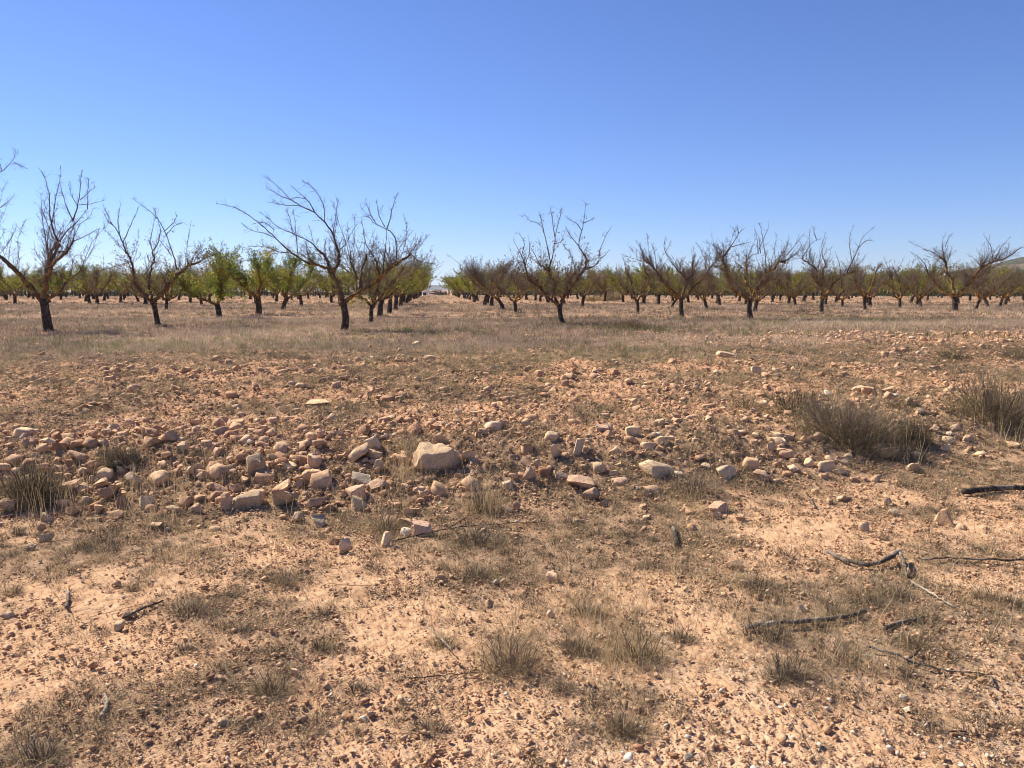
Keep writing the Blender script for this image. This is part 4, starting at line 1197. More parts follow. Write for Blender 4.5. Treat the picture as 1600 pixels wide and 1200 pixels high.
def traced_tree(base, tw, fork, tfw, limbs, shoots, kind, label, seed, over=None):
    rng = np.random.default_rng(seed)
    g = base_point(*base); D = g[1]
    s = D / (FPX * (math.cos(PITCH) - (base[1] - 600) / FPX * math.sin(PITCH)))     # metres in one pixel at the tree
    def w3(q, dep=0.0):
        d = pix_dir(*q); k = D / d[1]
        return np.array([d[0] * k - g[0], dep, d[2] * k + CAMZ - g[2]])
    e = link("almond_tree", None, None, tuple(g)); tag(e, label, "tree", TG)
    fk = w3(fork)
    trunk = ([np.zeros(3), (np.zeros(3) + fk) * 0.5 + [rng.normal(0, .03), 0, 0], fk], tw * s * 0.5, tfw * s * 0.46)
    ends = []
    L3 = []; H = 0
    for i, (w0, w1, pts, dep) in enumerate(limbs):
        P = [w3(q) for q in pts]
        L = [0.0]
        for a, b in zip(P[:-1], P[1:]): L.append(L[-1] + float(np.linalg.norm(b - a)))
        d0 = 0.0
        if i > 0:                                   # a limb that leaves another one starts at that one's depth
            best = min(((np.linalg.norm(p[[0, 2]] - P[0][[0, 2]]), p[1]) for LL in L3 for p in LL[0]), default=(9, 0))
            dk = np.linalg.norm(fk[[0, 2]] - P[0][[0, 2]])
            if best[0] < dk: d0 = best[1]
        for p, l in zip(P, L): p[1] = d0 + dep * l
        if np.linalg.norm(P[0] - fk) < 0.5: P.insert(0, fk * 0.9 + P[0] * 0.1 - [0, 0, .08])
        L3.append((P, w0 * s * 0.44, w1 * s * 0.33)); H = max(H, max(p[2] for p in P))
    S3 = []
    for w0, pts, dep in shoots:
        P = [w3(q) for q in pts]
        allp = [p for LL in L3 + S3 for p in LL[0]]
        best = min(((np.linalg.norm(p[[0, 2]] - P[0][[0, 2]]), p[1]) for p in allp))
        L = 0.0; prev = P[0]
        for p in P:
            L += float(np.linalg.norm((p - prev)[[0, 2]])); prev = p.copy(); p[1] = best[1] + dep * L
        S3.append((P, max(w0 * s * 0.42, 0.0055), 0.0038)); H = max(H, max(p[2] for p in P))
    pr = dict(PRESET[kind]); pr.update(over or {})
    pr['H'] = H
    assemble(e, trunk, L3, S3, pr, rng, H)
    TREES.append((g[0], g[1]))

traced_tree((76, 517), 13, (68, 468), 13, [
  (11, 7, [(60, 462), (45, 443), (27, 420), (12, 405), (2, 394), (-3, 380), (-1, 365)], -.15),
  (8, 6, [(66, 462), (66, 440), (62, 415), (58, 396), (62, 378)], .5),
  (11, 6, [(68, 462), (70, 440), (73, 420), (80, 400), (88, 380)], .1),
  (9, 5, [(70, 455), (80, 430), (92, 415), (105, 403), (122, 396)], -.35),
  (6, 3, [(77, 466), (88, 455), (95, 437), (108, 422)], .6)], [
  (3.4, [(0, 366), (3, 325), (5, 290), (4, 262), (2, 245)], 0), (1.6, [(4, 270), (17, 271), (30, 261), (40, 250), (43, 238)], -.2), (1.2, [(36, 257), (48, 263), (58, 267)], 0),
  (1.2, [(17, 270), (13, 258), (11, 250)], 0), (1.5, [(5, 330), (18, 320), (27, 305)], .3), (1.6, [(2, 350), (10, 335), (8, 312)], -.4),
  (3, [(62, 378), (70, 370), (78, 355), (90, 345), (104, 322)], .2), (2, [(54, 392), (54, 360), (57, 345), (66, 316)], .1), (1.6, [(54, 385), (54, 340), (59, 300)], -.3),
  (3.2, [(86, 378), (78, 355), (75, 330), (76, 300), (70, 270), (65, 266)], -.1), (4, [(88, 393), (102, 393), (116, 380), (122, 360), (122, 347)], -.3),
  (2.6, [(122, 347), (130, 325), (136, 300), (139, 275), (142, 268)], -.1), (2.4, [(122, 346), (108, 325), (98, 303), (90, 285)], .3), (2, [(77, 352), (75, 300), (78, 275), (75, 256)], .3),
  (1.8, [(106, 322), (105, 300), (108, 268)], 0), (1.4, [(134, 315), (150, 300), (157, 295)], 0), (1.4, [(132, 322), (150, 320), (168, 314)], .2), (1.3, [(131, 325), (120, 305), (116, 290)], 0),
  (2.2, [(122, 396), (135, 378), (155, 372), (180, 360)], -.2), (1.6, [(122, 396), (134, 350), (147, 340), (149, 325)], .3)],
  'bare', "big bare tree at the left edge, its thick limb leaning left out of sight", 1, {'den': 11, 'slen': .75, 'out': .15, 'tsp': .06})

traced_tree((247, 507), 8, (240, 474), 7.5, [
  (6.5, 3.5, [(238, 474), (229, 463), (216, 450), (212, 440), (213, 425), (212, 411), (207, 400), (203, 393)], -.15),
  (6, 3.5, [(240, 472), (233, 457), (227, 445), (227, 430), (226, 418), (231, 410), (229, 400), (224, 393)], .35),
  (8, 4, [(243, 470), (250, 460), (262, 450), (272, 440), (283, 425), (300, 415), (318, 409)], -.1)], [
  (3, [(203, 393), (199, 378), (194, 366), (185, 352), (173, 325)], -.1), (2, [(195, 366), (190, 345), (192, 320)], .2), (1.8, [(200, 380), (208, 350), (217, 320)], .3), (1.6, [(186, 354), (178, 345), (172, 330)], -.2),
  (2.6, [(279, 422), (275, 400), (265, 367), (255, 345), (240, 330), (217, 312)], -.1), (1.6, [(262, 362), (275, 350), (281, 336)], .1), (2, [(272, 400), (262, 388), (248, 374)], .2), (1.6, [(265, 367), (278, 354), (291, 348)], 0),
  (2, [(224, 393), (232, 380), (234, 355), (226, 335), (219, 320)], .2), (1.8, [(226, 395), (216, 375), (217, 345), (217, 328)], .4), (1.6, [(296, 415), (294, 385), (299, 346)], .1), (1.5, [(310, 411), (325, 404), (340, 398)], 0)],
  'sparse', "bare topped tree with a bent trunk, second in the row from the left", 2, {'den': 14, 'slen': .75, 'leaves': 900, 'out': .2})

traced_tree((538, 516), 11.5, (536, 472), 11, [
  (12, 9, [(535, 470), (530, 455), (525, 440), (518, 427), (513, 420)], .1),
  (6, 4.5, [(514, 421), (505, 417), (493, 413), (482, 411)], -.35),
  (6.5, 4.5, [(514, 422), (509, 408), (503, 398), (497, 393), (491, 389)], .3),
  (7, 5.5, [(519, 424), (527, 415), (529, 402), (527, 390)], -.1),
  (8.5, 4.5, [(539, 470), (548, 464), (560, 457), (575, 450), (590, 440), (605, 426), (618, 415), (640, 401), (645, 398)], -.15),
  (4, 2.5, [(558, 458), (557, 440), (553, 424), (545, 408), (542, 399)], .3), (5, 4, [(563, 455), (562, 432), (565, 412), (568, 395)], .5), (5.5, 5, [(592, 438), (594, 425), (592, 412), (590, 405)], -.4), (4, 3, [(606, 426), (609, 415), (622, 409)], .3)], [
  (3.6, [(482, 411), (465, 400), (453, 391), (440, 378), (425, 362), (413, 352), (395, 337), (375, 326), (350, 321)], -.15), (2.2, [(455, 395), (440, 395), (425, 388), (410, 385), (393, 386)], 0),
  (2.8, [(491, 389), (486, 380), (470, 372), (450, 363), (435, 357), (424, 352), (407, 336), (393, 328)], .15), (1.7, [(436, 373), (420, 366), (400, 362), (385, 353)], 0), (1.5, [(420, 357), (405, 345), (392, 345), (382, 348)], .1),
  (3.8, [(527, 390), (524, 378), (521, 365), (512, 352), (500, 340), (493, 332), (475, 324), (460, 316), (453, 308), (440, 295), (425, 282), (418, 279)], -.1),
  (2.2, [(493, 332), (485, 316), (475, 308), (463, 297), (453, 288)], .1), (2, [(508, 347), (507, 325), (500, 310), (490, 296), (478, 285), (469, 281)], .2), (1.6, [(458, 314), (440, 307), (430, 300), (419, 296)], 0),
  (1.6, [(470, 322), (450, 322), (435, 318), (420, 316)], .1), (1.4, [(480, 312), (465, 308), (455, 312)], -.1), (1.5, [(450, 364), (445, 340), (437, 322)], .2), (1.5, [(468, 395), (460, 350), (455, 325)], .3),
  (1.5, [(521, 365), (524, 345), (526, 325), (531, 310)], 0), (1.6, [(527, 390), (538, 385), (546, 366), (555, 350)], .2), (1.4, [(523, 370), (527, 350), (531, 335)], -.2), (1.4, [(468, 398), (467, 370), (455, 345)], -.2),
  (3, [(600, 430), (603, 400), (607, 375), (607, 360)], -.1), (2.4, [(620, 404), (619, 375), (613, 363), (600, 356), (583, 348), (572, 335), (565, 326)], .1), (2.2, [(607, 360), (613, 345), (617, 325), (625, 304)], -.1), (1.6, [(605, 357), (595, 340), (591, 313)], .1),
  (1.5, [(588, 350), (578, 335), (571, 314)], 0), (2, [(645, 398), (655, 408), (668, 411), (682, 413)], -.1), (1.6, [(640, 401), (650, 385), (660, 377)], .2), (1.6, [(590, 405), (575, 385), (567, 345)], .2), (1.5, [(618, 402), (628, 380), (643, 362)], .2)],
  'bare', "tall bare tree with long thin branches sweeping left over the grass, beside the lane", 3, {'den': 11, 'slen': .6, 'tsp': .06, 'tl': .2, 'out': .15, 'rise': .1})

traced_tree((580, 503), 7, (581, 477), 7, [
  (6, 3, [(578, 476), (572, 468), (562, 463), (556, 464)], -.2), (5, 3, [(584, 475), (587, 458), (591, 440), (596, 428)], .3), (6, 3, [(585, 475), (597, 460), (610, 445), (622, 432), (630, 424)], -.2), (4, 2.5, [(583, 474), (576, 455), (572, 440), (574, 425)], .4)], [],
  'half', "half bare tree close behind the right limb of the tall sweeping tree", 4, {'leaves': 900})

traced_tree((879, 504.5), 8, (874, 477), 7.5, [
  (6, 3.5, [(870, 475), (862, 469), (850, 457), (840, 446), (826, 438), (823, 425), (820, 415)], -.2),
  (7, 4, [(869, 472), (866, 460), (867, 450), (865, 437), (859, 427), (850, 417), (844, 413)], .25),
  (7, 4, [(877, 474), (881, 464), (889, 455), (896, 443), (905, 432), (912, 420), (916, 406)], -.15),
  (4, 2.5, [(888, 456), (885, 443), (895, 432), (902, 426)], .5), (3, 2, [(862, 468), (864, 455), (872, 440)], -.5)], [
  (2.4, [(820, 415), (815, 400), (808, 388), (803, 378)], -.1), (1.8, [(820, 415), (828, 395), (826, 370)], .2), (1.6, [(815, 400), (820, 380), (811, 366)], 0),
  (2.6, [(858, 426), (861, 408), (857, 390), (853, 370), (848, 352), (840, 346), (829, 345), (818, 330)], .1), (2.2, [(861, 410), (866, 395), (867, 380), (872, 352), (878, 332), (879, 318)], .2), (1.7, [(851, 362), (846, 340), (842, 330)], 0), (1.7, [(868, 368), (864, 340), (860, 318)], .1),
  (1.6, [(866, 380), (878, 378), (883, 362)], -.2), (2.6, [(916, 406), (908, 393), (902, 384), (907, 365), (912, 340), (913, 320)], -.1), (2, [(903, 385), (893, 372), (884, 358)], .2), (1.7, [(908, 362), (900, 350), (885, 343)], .1), (1.6, [(911, 350), (922, 345), (926, 342)], 0),
  (2.4, [(912, 420), (925, 418), (934, 411), (935, 392), (945, 367), (951, 358)], -.2), (1.5, [(936, 405), (945, 398), (950, 391)], 0), (1.6, [(900, 440), (898, 415), (890, 392), (880, 382)], .3), (1.8, [(844, 413), (836, 396), (828, 380)], .3)],
  'sparse', "lone tree with dangling dry leaf bits, just right of the open grass lane", 5, {'den': 14, 'slen': .62, 'leaves': 1300, 'leaf_top': .35, 'lsize': .075})

traced_tree((996, 489), 4.6, (995.6, 469), 4.4, [
  (4, 2.5, [(992, 467), (985, 461), (975, 451), (967, 445)], -.2), (3.2, 2.2, [(993, 466), (990, 455), (988, 443), (984, 433), (980, 425)], .3), (4, 2, [(998, 467), (1004, 459), (1009, 450), (1012, 440), (1013, 433), (1008, 427), (1006, 418)], -.1)],
  [(1.6, [(980, 425), (978, 410), (975, 400)], .1), (1.6, [(1006, 418), (1004, 405), (1000, 395)], 0)],
  'sparse', "small slim V shaped tree left of the wide crowned tree, right of the lone tree", 6, {'den': 14, 'slen': .75})
traced_tree((1065, 494), 6.8, (1064, 467), 6.5, [
  (6, 2.6, [(1062, 463), (1052, 456), (1040, 445), (1028, 431), (1022, 420), (1012, 412), (1005, 408)], -.15), (5, 3.2, [(1065, 465), (1068, 455), (1073, 446), (1074, 437), (1068, 428), (1063, 424)], .3),
  (3.6, 2.2, [(1075, 437), (1082, 433), (1085, 425), (1085, 410)], .2), (5.5, 2.6, [(1068, 466), (1080, 453), (1090, 442), (1100, 433), (1105, 424), (1112, 412), (1120, 405)], -.1)], [
  (1.8, [(1005, 408), (1001, 392), (992, 378)], 0), (1.8, [(1026, 428), (1024, 405), (1021, 385)], .2), (1.8, [(1063, 424), (1054, 411), (1046, 400)], .1), (1.5, [(1046, 400), (1040, 385), (1043, 370)], 0)],
  'sparse', "wide crowned bare tree whose right limb meets the next crooked tree", 7, {'den': 19, 'slen': .85, 'leaves': 380})
traced_tree((1172.5, 498), 8.2, (1172, 469), 8, [
  (6.6, 4.2, [(1170, 467), (1160, 461), (1148, 456), (1140, 448), (1139, 437), (1134, 425), (1128, 412), (1127, 401), (1133, 393), (1137, 388)], -.12),
  (5.6, 3.6, [(1174, 466), (1175, 455), (1170, 444), (1167, 434), (1171, 424), (1171, 410)], .35),
  (7.4, 5, [(1177, 466), (1181, 450), (1190, 440), (1195, 428), (1205, 422), (1212, 412), (1217, 408), (1223, 411)], -.15), (3.5, 2, [(1184, 453), (1190, 448), (1197, 440), (1215, 436), (1221, 436)], .5)], [
  (2, [(1137, 388), (1145, 375), (1152, 363), (1160, 357)], -.1), (1.6, [(1150, 366), (1148, 358), (1147, 353)], 0), (1.6, [(1140, 386), (1155, 382), (1170, 378)], .1), (2, [(1171, 410), (1176, 402), (1183, 397), (1190, 395), (1194, 390)], .1),
  (2.2, [(1217, 408), (1226, 407), (1240, 395), (1251, 386)], -.1), (2, [(1195, 426), (1195, 400), (1192, 380), (1190, 360), (1187, 349)], .1), (1.7, [(1193, 390), (1200, 375), (1207, 362), (1212, 351)], .2), (1.7, [(1192, 396), (1190, 378), (1186, 362)], -.2), (1.6, [(1196, 395), (1196, 370), (1190, 355)], .3)],
  'lichen', "crooked tree with orange lichen on its wavy limbs, nearest right of centre", 8, {'den': 16, 'leaves': 120})
traced_tree((1283.3, 487), 6.2, (1284.7, 467), 6, [
  (4.4, 3, [(1282, 465), (1283, 455), (1284, 447), (1273, 440), (1267, 434), (1264, 430)], -.2), (4, 2.6, [(1274, 441), (1273, 430), (1275, 420), (1266, 413), (1258, 406), (1254, 404)], .2),
  (4.2, 3, [(1284, 452), (1286, 440), (1287, 425), (1291, 418), (1295, 414)], .3), (5.2, 2.6, [(1287, 465), (1295, 455), (1303, 440), (1310, 435), (1320, 428), (1333, 424)], -.15)], [
  (1.8, [(1264, 411), (1266, 390), (1264, 370), (1266, 358)], 0), (1.8, [(1295, 414), (1289, 398), (1290, 380), (1297, 360)], .1), (2.2, [(1320, 427), (1325, 414), (1330, 404), (1337, 385), (1341, 372), (1350, 364), (1360, 354)], -.1),
  (1.8, [(1327, 408), (1325, 388), (1327, 368), (1335, 352)], .2), (1.6, [(1336, 388), (1348, 376), (1363, 377)], .1), (1.6, [(1276, 374), (1272, 362), (1274, 352)], .1), (1.7, [(1278, 418), (1284, 395), (1294, 372)], .2), (1.7, [(1312, 434), (1312, 410), (1307, 392)], .3), (1.6, [(1254, 404), (1270, 378), (1285, 372)], 0)],
  'lichen', "bare tree with long straight upright shoots on both sides, right of the crooked tree", 9, {'den': 17, 'leaves': 60})
traced_tree((1352, 483.5), 5.2, (1351, 463), 5, [(4, 2.5, [(1347, 460), (1340, 452), (1336, 442), (1331, 435)], -.2), (4.2, 2.6, [(1354, 459), (1360, 450), (1365, 440), (1366, 425), (1370, 418), (1374, 413)], -.1), (3.5, 2, [(1352, 459), (1350, 450), (1349, 440)], .5)],
  [(1.5, [(1365, 424), (1358, 418), (1352, 416)], 0)], 'lichen', "small lichen coloured tree with a tall cut right limb, between two larger bare trees", 10, {})
traced_tree((1406, 480.5), 4.6, (1406, 466), 4.6, [(3.4, 2, [(1400, 464), (1394, 460), (1392, 446), (1391, 436), (1386, 431)], -.2), (3.6, 2.4, [(1408, 463), (1408, 450), (1408, 438), (1407, 432)], .3), (3.4, 2, [(1411, 460), (1416, 453), (1425, 447), (1430, 440)], -.1)],
  [(1.4, [(1407, 432), (1402, 422), (1398, 412)], 0), (1.3, [(1392, 436), (1386, 420), (1380, 404)], .1)], 'lichen', "bare three armed tree left of the widest right hand tree", 11, {})
traced_tree((1492, 485), 8.2, (1492, 464.5), 8, [
  (6, 3.4, [(1488, 462), (1478, 458), (1468, 452), (1462, 447), (1455, 437), (1446, 430)], -.15), (6, 4, [(1491, 462), (1491, 450), (1492, 440), (1490, 430), (1487, 425), (1488, 410), (1487, 403), (1480, 402)], .35),
  (7, 3.6, [(1496, 463), (1503, 456), (1510, 446), (1518, 436), (1524, 425), (1530, 418), (1536, 406)], -.1), (4, 2.4, [(1520, 436), (1532, 432), (1543, 427), (1552, 425)], .4), (4, 2, [(1529, 418), (1545, 410), (1560, 405), (1570, 398)], -.3)], [
  (1.8, [(1446, 430), (1442, 415), (1432, 402), (1418, 394)], 0), (1.8, [(1487, 403), (1485, 385), (1487, 370), (1490, 365)], .1), (1.7, [(1486, 404), (1470, 392), (1455, 388)], .1), (2, [(1570, 398), (1578, 390), (1590, 385), (1602, 384)], -.1), (1.7, [(1545, 409), (1545, 385), (1535, 365)], .2), (1.6, [(1490, 385), (1495, 370), (1502, 362)], 0), (1.7, [(1548, 406), (1560, 385), (1575, 370)], .1)],
  'lichen', "widest bare tree on the right, with lichen covered limbs spreading both ways", 12, {'den': 19, 'slen': .8, 'leaves': 100})

# --- trees of one build, copied over the orchard
def random_tree(kind, seed, simple=False):
    rng = np.random.default_rng(seed)
    H = rng.uniform(3.1, 4.2)
    fz = rng.uniform(0.6, 0.85)
    lean = rng.normal(0, 0.13, 2)
    fk = np.array([lean[0], lean[1], fz])
    trunk = ([np.zeros(3), np.array([lean[0] * .3, lean[1] * .3, fz * .5]), fk], rng.uniform(.095, .135), rng.uniform(.085, .11))
    n = rng.integers(2, 6); a0 = rng.uniform(0, 6.28)
    limbs = []
    for i in range(n):
        a = a0 + i * 6.283 / n + rng.normal(0, .3)
        out = np.array([math.cos(a), math.sin(a), 0])
        reach = rng.uniform(.9, 1.7); top = rng.uniform(1.7, 2.4)
        p1 = fk + out * reach * .35 + [0, 0, (top - fz) * .25] + rng.normal(0, .06, 3)
        p2 = fk + out * reach * .75 + [0, 0, (top - fz) * .6] + rng.normal(0, .1, 3)
        p3 = fk + out * reach * rng.uniform(.75, 1.1) + [0, 0, (top - fz)] + rng.normal(0, .1, 3)
        limbs.append(([fk - [0, 0, .08], p1, p2, p3], rng.uniform(.05, .075), rng.uniform(.022, .035)))
        if rng.random() < .7:
            p4 = p2 + out * .25 + rng.normal(0, .25, 3) + [0, 0, .5]
            limbs.append(([p2, (p2 + p4) / 2 + rng.normal(0, .06, 3), p4], .04, .022))
    pr = dict(PRESET[kind])
    if simple:
        pr.update(leaf_z=pr['leaf_z'] + .14, den=pr['den'] * .8, tsp=pr['tsp'] * 1.5, spur=.5, rs=pr['rs'] * 1.3, rt=pr['rt'] * 1.5, leaves=int(pr['leaves'] * .75), lsize=pr['lsize'] * 1.3)
    parts = assemble(None, trunk, limbs, [], pr, rng, H)
    if simple:                                       # seen from afar: trunk, branches, leaves
        import bmesh
        bm = bmesh.new(); keep = []
        for nm, me in parts:
            if nm in ('limb', 'twigs'): bm.from_mesh(me)
            else: keep.append((nm, me))
        me = bpy.data.meshes.new('branches'); bm.to_mesh(me); bm.free()
        me.materials.append(M_FARBARK)
        parts = keep[:1] + [('branches', me)] + keep[1:]
    return parts

PRESET['full'] = {**PRESET['green'], 'leaves': 6800, 'leaf_z': .80, 'leaf_top': .22, 'den': 13}
MID = {k: [random_tree(k, 500 + 31 * i + j * 7) for i in range(3)] for j, k in enumerate(('green', 'half', 'brown', 'lichen', 'full'))}
FAR = {k: [random_tree(k, 900 + 31 * i + j * 7, True) for i in range(4)] for j, k in enumerate(('green', 'half', 'brown', 'lichen'))}
rngT = np.random.default_rng(42)
used_far = {}
def plant(parts, X, Y, label, sc, few=False):
    e = link("almond_tree", None, None, (X, Y, float(height(X, Y)) - 0.02), (0, 0, rngT.uniform(0, 6.283)), (sc * rngT.uniform(.92, 1.1), sc * rngT.uniform(.92, 1.1), sc))
    tag(e, label, "tree", TG)
    for nm, me in parts: link(nm, me, e)
    TREES.append((X, Y))

for i, (px, py, kind, sc, lab) in enumerate([
 (343, 495, 'full', 0.92, "bushy green and yellow tree third in the left row, low forked trunk"),
 (404.5, 489.5, 'full', 1.06, "rounded green tree fourth in the left row, short straight trunk"),
 (442, 483, 'full', 1.05, "green tree fifth in the left row, trunk bent at its foot"),
 (471, 477, 'brown', 0.95, "brown leaved bare topped tree sixth in the left row, under the sweeping branches"),
 (593, 494, 'half', 0.95, "second half bare tree of the lane's left side, behind the first"),
 (609, 489, 'half', 1.0, "third half leafy tree along the left side of the lane"),
 (618, 483, 'green', 1.0, "fourth tree along the left side of the lane, leafy"),
 (626, 478, 'half', 1.0, "fifth tree along the left side of the lane"),
 (806, 487.5, 'lichen', 0.85, "small lichen covered tree left of the lone middle tree, front of the lane's right side"),
 (786, 482.5, 'lichen', 1.0, "dark trunked bare tree behind the small lichen tree, right side of the lane"),
 (768, 477.5, 'brown', 1.05, "brown topped tree third along the right side of the lane"),
 (757, 476, 'brown', 1.1, "brown topped tree fourth along the right side of the lane"),
 (260, 483, 'half', 0.9, "half green tree behind the bent trunk tree, second row on the left"),
 (152.5, 475, 'brown', 0.95, "brown leaved small tree right of the big leaning tree, farther back"),
 (315, 476, 'green', 0.95, "green tree behind the bushy green third tree, second left row"),
 (1049.5, 479, 'half', 0.9, "half green tree behind the wide crowned tree"),
 (1104, 481, 'lichen', 0.9, "low bare tree in the gap between the wide crowned and the crooked tree"),
 (1124, 476, 'brown', 0.9, "small brown tree behind the left limb of the crooked tree"),
 (1179, 485.5, 'lichen', 0.85, "bare tree directly behind the trunk of the crooked tree"),
 (1243, 476.5, 'lichen', 0.95, "lichen tree between the crooked tree and the tree with upright shoots"),
 (1316, 479, 'lichen', 0.75, "short stubby lichen tree right of the tree with upright shoots"),
 (1359, 477, 'lichen', 0.9, "lichen tree close behind the tree with the tall cut limb"),
 (1439, 478.5, 'lichen', 0.85, "leaning small tree just left of the widest right tree"),
 (1524.5, 482, 'lichen', 0.9, "lichen tree just right of the widest right tree"),
 (1543, 479, 'lichen', 0.95, "dark thick trunked tree second right of the widest right tree"),
 (1562, 478, 'lichen', 0.9, "tree with a slanting trunk third right of the widest right tree"),
 (910, 478, 'brown', 0.9, "brown bare tree seen through the right side of the lone middle tree"),
 (883, 474, 'half', 0.85, "small half green tree behind the trunk of the lone middle tree")]):
    g = base_point(px, py)
    V = MID[kind]; plant(V[i % len(V)], g[0], g[1], lab, sc)

ROWN = {}
rows = []
def row_name(k):
    side = "left" if k <= 0 else "right"
    m = (1 - k) if k <= 0 else k
    o = ["", "first", "second", "third", "fourth", "fifth", "sixth", "seventh", "eighth", "ninth", "tenth", "eleventh", "twelfth", "thirteenth", "fourteenth", "fifteenth", "sixteenth"][min(m, 16)]
    return f"in the {o} row {side} of the lane"
LOOK = {'green': "leafy green", 'half': "half bare green", 'brown': "brown topped", 'lichen': "bare lichen brown"}
cand = []
for k in range(-13, 16):
    j = 0
    for q in range(0, 16):
        Y = 57 + q * 5.5 + rngT.normal(0, .35)
        X = (-2.1 if k == 0 else 4.2 + 6.3 * (k - 1) if k > 0 else -2.1 + 6.3 * k) - 0.105 * Y + rngT.normal(0, .3)
        if abs(X) > 0.74 * Y + 2: continue
        if k in (0, 1) and Y > 134: continue
        if any((X - a) ** 2 + (Y - b) ** 2 < 9 for a, b in TREES): continue
        if rngT.random() < 0.06 and k not in (0, 1): continue
        j += 1
        u = X / Y
        p = rngT.random()
        if k in (0, 1): kind = 'green' if p < .75 else 'half'
        elif u < 0: kind = 'green' if p < .45 else 'half' if p < .75 else 'brown'
        elif u < .25: kind = 'green' if p < .45 else 'half' if p < .7 else 'brown' if p < .85 else 'lichen'
        else: kind = 'lichen' if p < .14 else 'half' if p < .50 else 'green'
        cand.append((Y, X, kind, k, j))
cand.sort()
room = 297 - len(TREES)
o_ = ["", "first", "second", "third", "fourth", "fifth", "sixth", "seventh", "eighth", "ninth", "tenth", "eleventh", "twelfth", "thirteenth", "fourteenth", "fifteenth", "sixteenth", "seventeenth"]
for i, (Y, X, kind, k, j) in enumerate(cand[:room]):
    V = FAR[kind]
    plant(V[int(rngT.integers(len(V)))], X, Y, f"{LOOK[kind]} tree, {o_[j]} far one {row_name(k)}", rngT.uniform(.98, 1.18))

# the orchard goes on: what lies beyond reads as one mass
def mass(name, label, cat, spots, mat, hh, seed, leaf, per):
    rng = np.random.default_rng(seed); sp = Soup()
    n = len(spots); S = np.asarray(spots, float)
    k = np.repeat(np.arange(n), per)
    d = unit(rng.normal(0, 1, (len(k), 3))) * (rng.random(len(k)) ** 0.4)[:, None]
    sc = hh * rng.uniform(.75, 1.2, n)
    c = np.stack([S[k, 0] + d[:, 0] * sc[k] * .62, S[k, 1] + d[:, 1] * sc[k] * .62, S[k, 2] + sc[k] * (.62 + .36 * d[:, 2])], 1)
    l = leaf * rng.uniform(.6, 1.4, len(k))
    a = unit(rng.normal(0, 1, (len(k), 3))); b = unit(np.cross(a, rng.normal(0, 1, (len(k), 3))))
    V = np.stack([c - a * l[:, None] * .5, c + b * l[:, None] * .3, c + a * l[:, None] * .5, c - b * l[:, None] * .3], 1)
    sp.add(V, None, np.arange(len(k) * 4).reshape(-1, 4), np.repeat(np.clip(rng.normal(.4, .25, n)[k] + rng.normal(0, .15, len(k)), 0, 1), 4))
    P = np.stack([S - [0, 0, .2], S + np.array([0, 0, 1.0]) * (sc * .5)[:, None]], 1)
    V, Q = tubes(P, np.full((n, 2), .035 * hh), 5); sp.add(V, None, Q, 0.0)
    o = link(name, sp.mesh(name, mat)); tag(o, label, cat, None, 'stuff')
M_FARLEAF = tint_material('far_orchard_leaves', [(0.0, (0.09, 0.085, 0.04)), (0.5, (0.16, 0.195, 0.045)), (1.0, (0.27, 0.28, 0.07))], 0.35, 0.7)
M_WOODS = tint_material('far_pines', [(0.0, (0.03, 0.035, 0.018)), (1.0, (0.075, 0.08, 0.04))], 0.2, 0.8)
spots = [(X, Y, float(height(X, Y))) for Y, X, *_ in cand[room:]]
for q in range(0, 22):
    for k in range(-30, 46):
        Y = 138 + q * 5.8 + rngT.normal(0, .5); X = 4.2 + 6.3 * k - .105 * Y + rngT.normal(0, .5)
        if abs(X) > .78 * Y or -1.2 < X + .105 * Y < 3.2 or (X < 0 and q > 3): continue
        spots.append((X, Y, 0.47))
mass("distant_orchard", "far rows of orchard trees merging into one olive green band", "orchard", spots, M_FARLEAF, 3.3, 8, .34, 90)

# ------------------------------------------------------------------ hills, far woods, far houses
def hill_material(name, scrub, field):
    m, nt, N, L = new_mat(name)
    geo = N.new('ShaderNodeNewGeometry'); P = geo.outputs['Position']
    n1 = noise(N, L, 0.006, 6, 0.7, P); n2 = noise(N, L, 0.05, 5, 0.75, P)
    s = math_node(N, L, 'ADD', math_node(N, L, 'MULTIPLY', n1.outputs['Fac'], 0.6), math_node(N, L, 'MULTIPLY', n2.outputs['Fac'], 0.4))
    r = ramp(N, [(0.40, scrub), (0.50, tuple(c * 1.6 for c in scrub)), (0.56, field)]); L.new(s, r.inputs[0])
    diffuse_out(N, L, r.outputs[0], 0.95, bump_node(N, L, n2.outputs['Fac'], 1.0, 4.0))
    return m

def ridge(name, label, rc, width, crest, x0, x1, mat, seed, z0):
    xs = np.linspace(x0, x1, 260); cy = np.interp(xs, [c[0] for c in crest], [c[1] for c in crest])
    az = np.arctan((xs - 800) / FPX)
    rs = np.linspace(rc - width, rc + width, 60)
    A, R = np.meshgrid(az, rs); Hc = (452.0 - cy)[None] / FPX * rc + CAMZ - z0
    p = np.cos((R - rc) / width * math.pi / 2) ** 1.3
    X, Y = np.sin(A) * R, np.cos(A) * R
    Z = z0 - 2 + (Hc + 2) * p * (0.80 + 0.4 * fbm(X / (rc * .06), Y / (rc * .06), seed, 5, .55)) 
    idx = np.arange(Z.size).reshape(Z.shape)
    Q = np.stack([idx[:-1, :-1], idx[:-1, 1:], idx[1:, 1:], idx[1:, :-1]], -1).reshape(-1, 4)
    o = link(name, mk_mesh(name, np.stack([X, Y, Z], -1), None, Q, mat, None, True)); tag(o, label, "hills", None, 'structure')
    return X, Y, Z

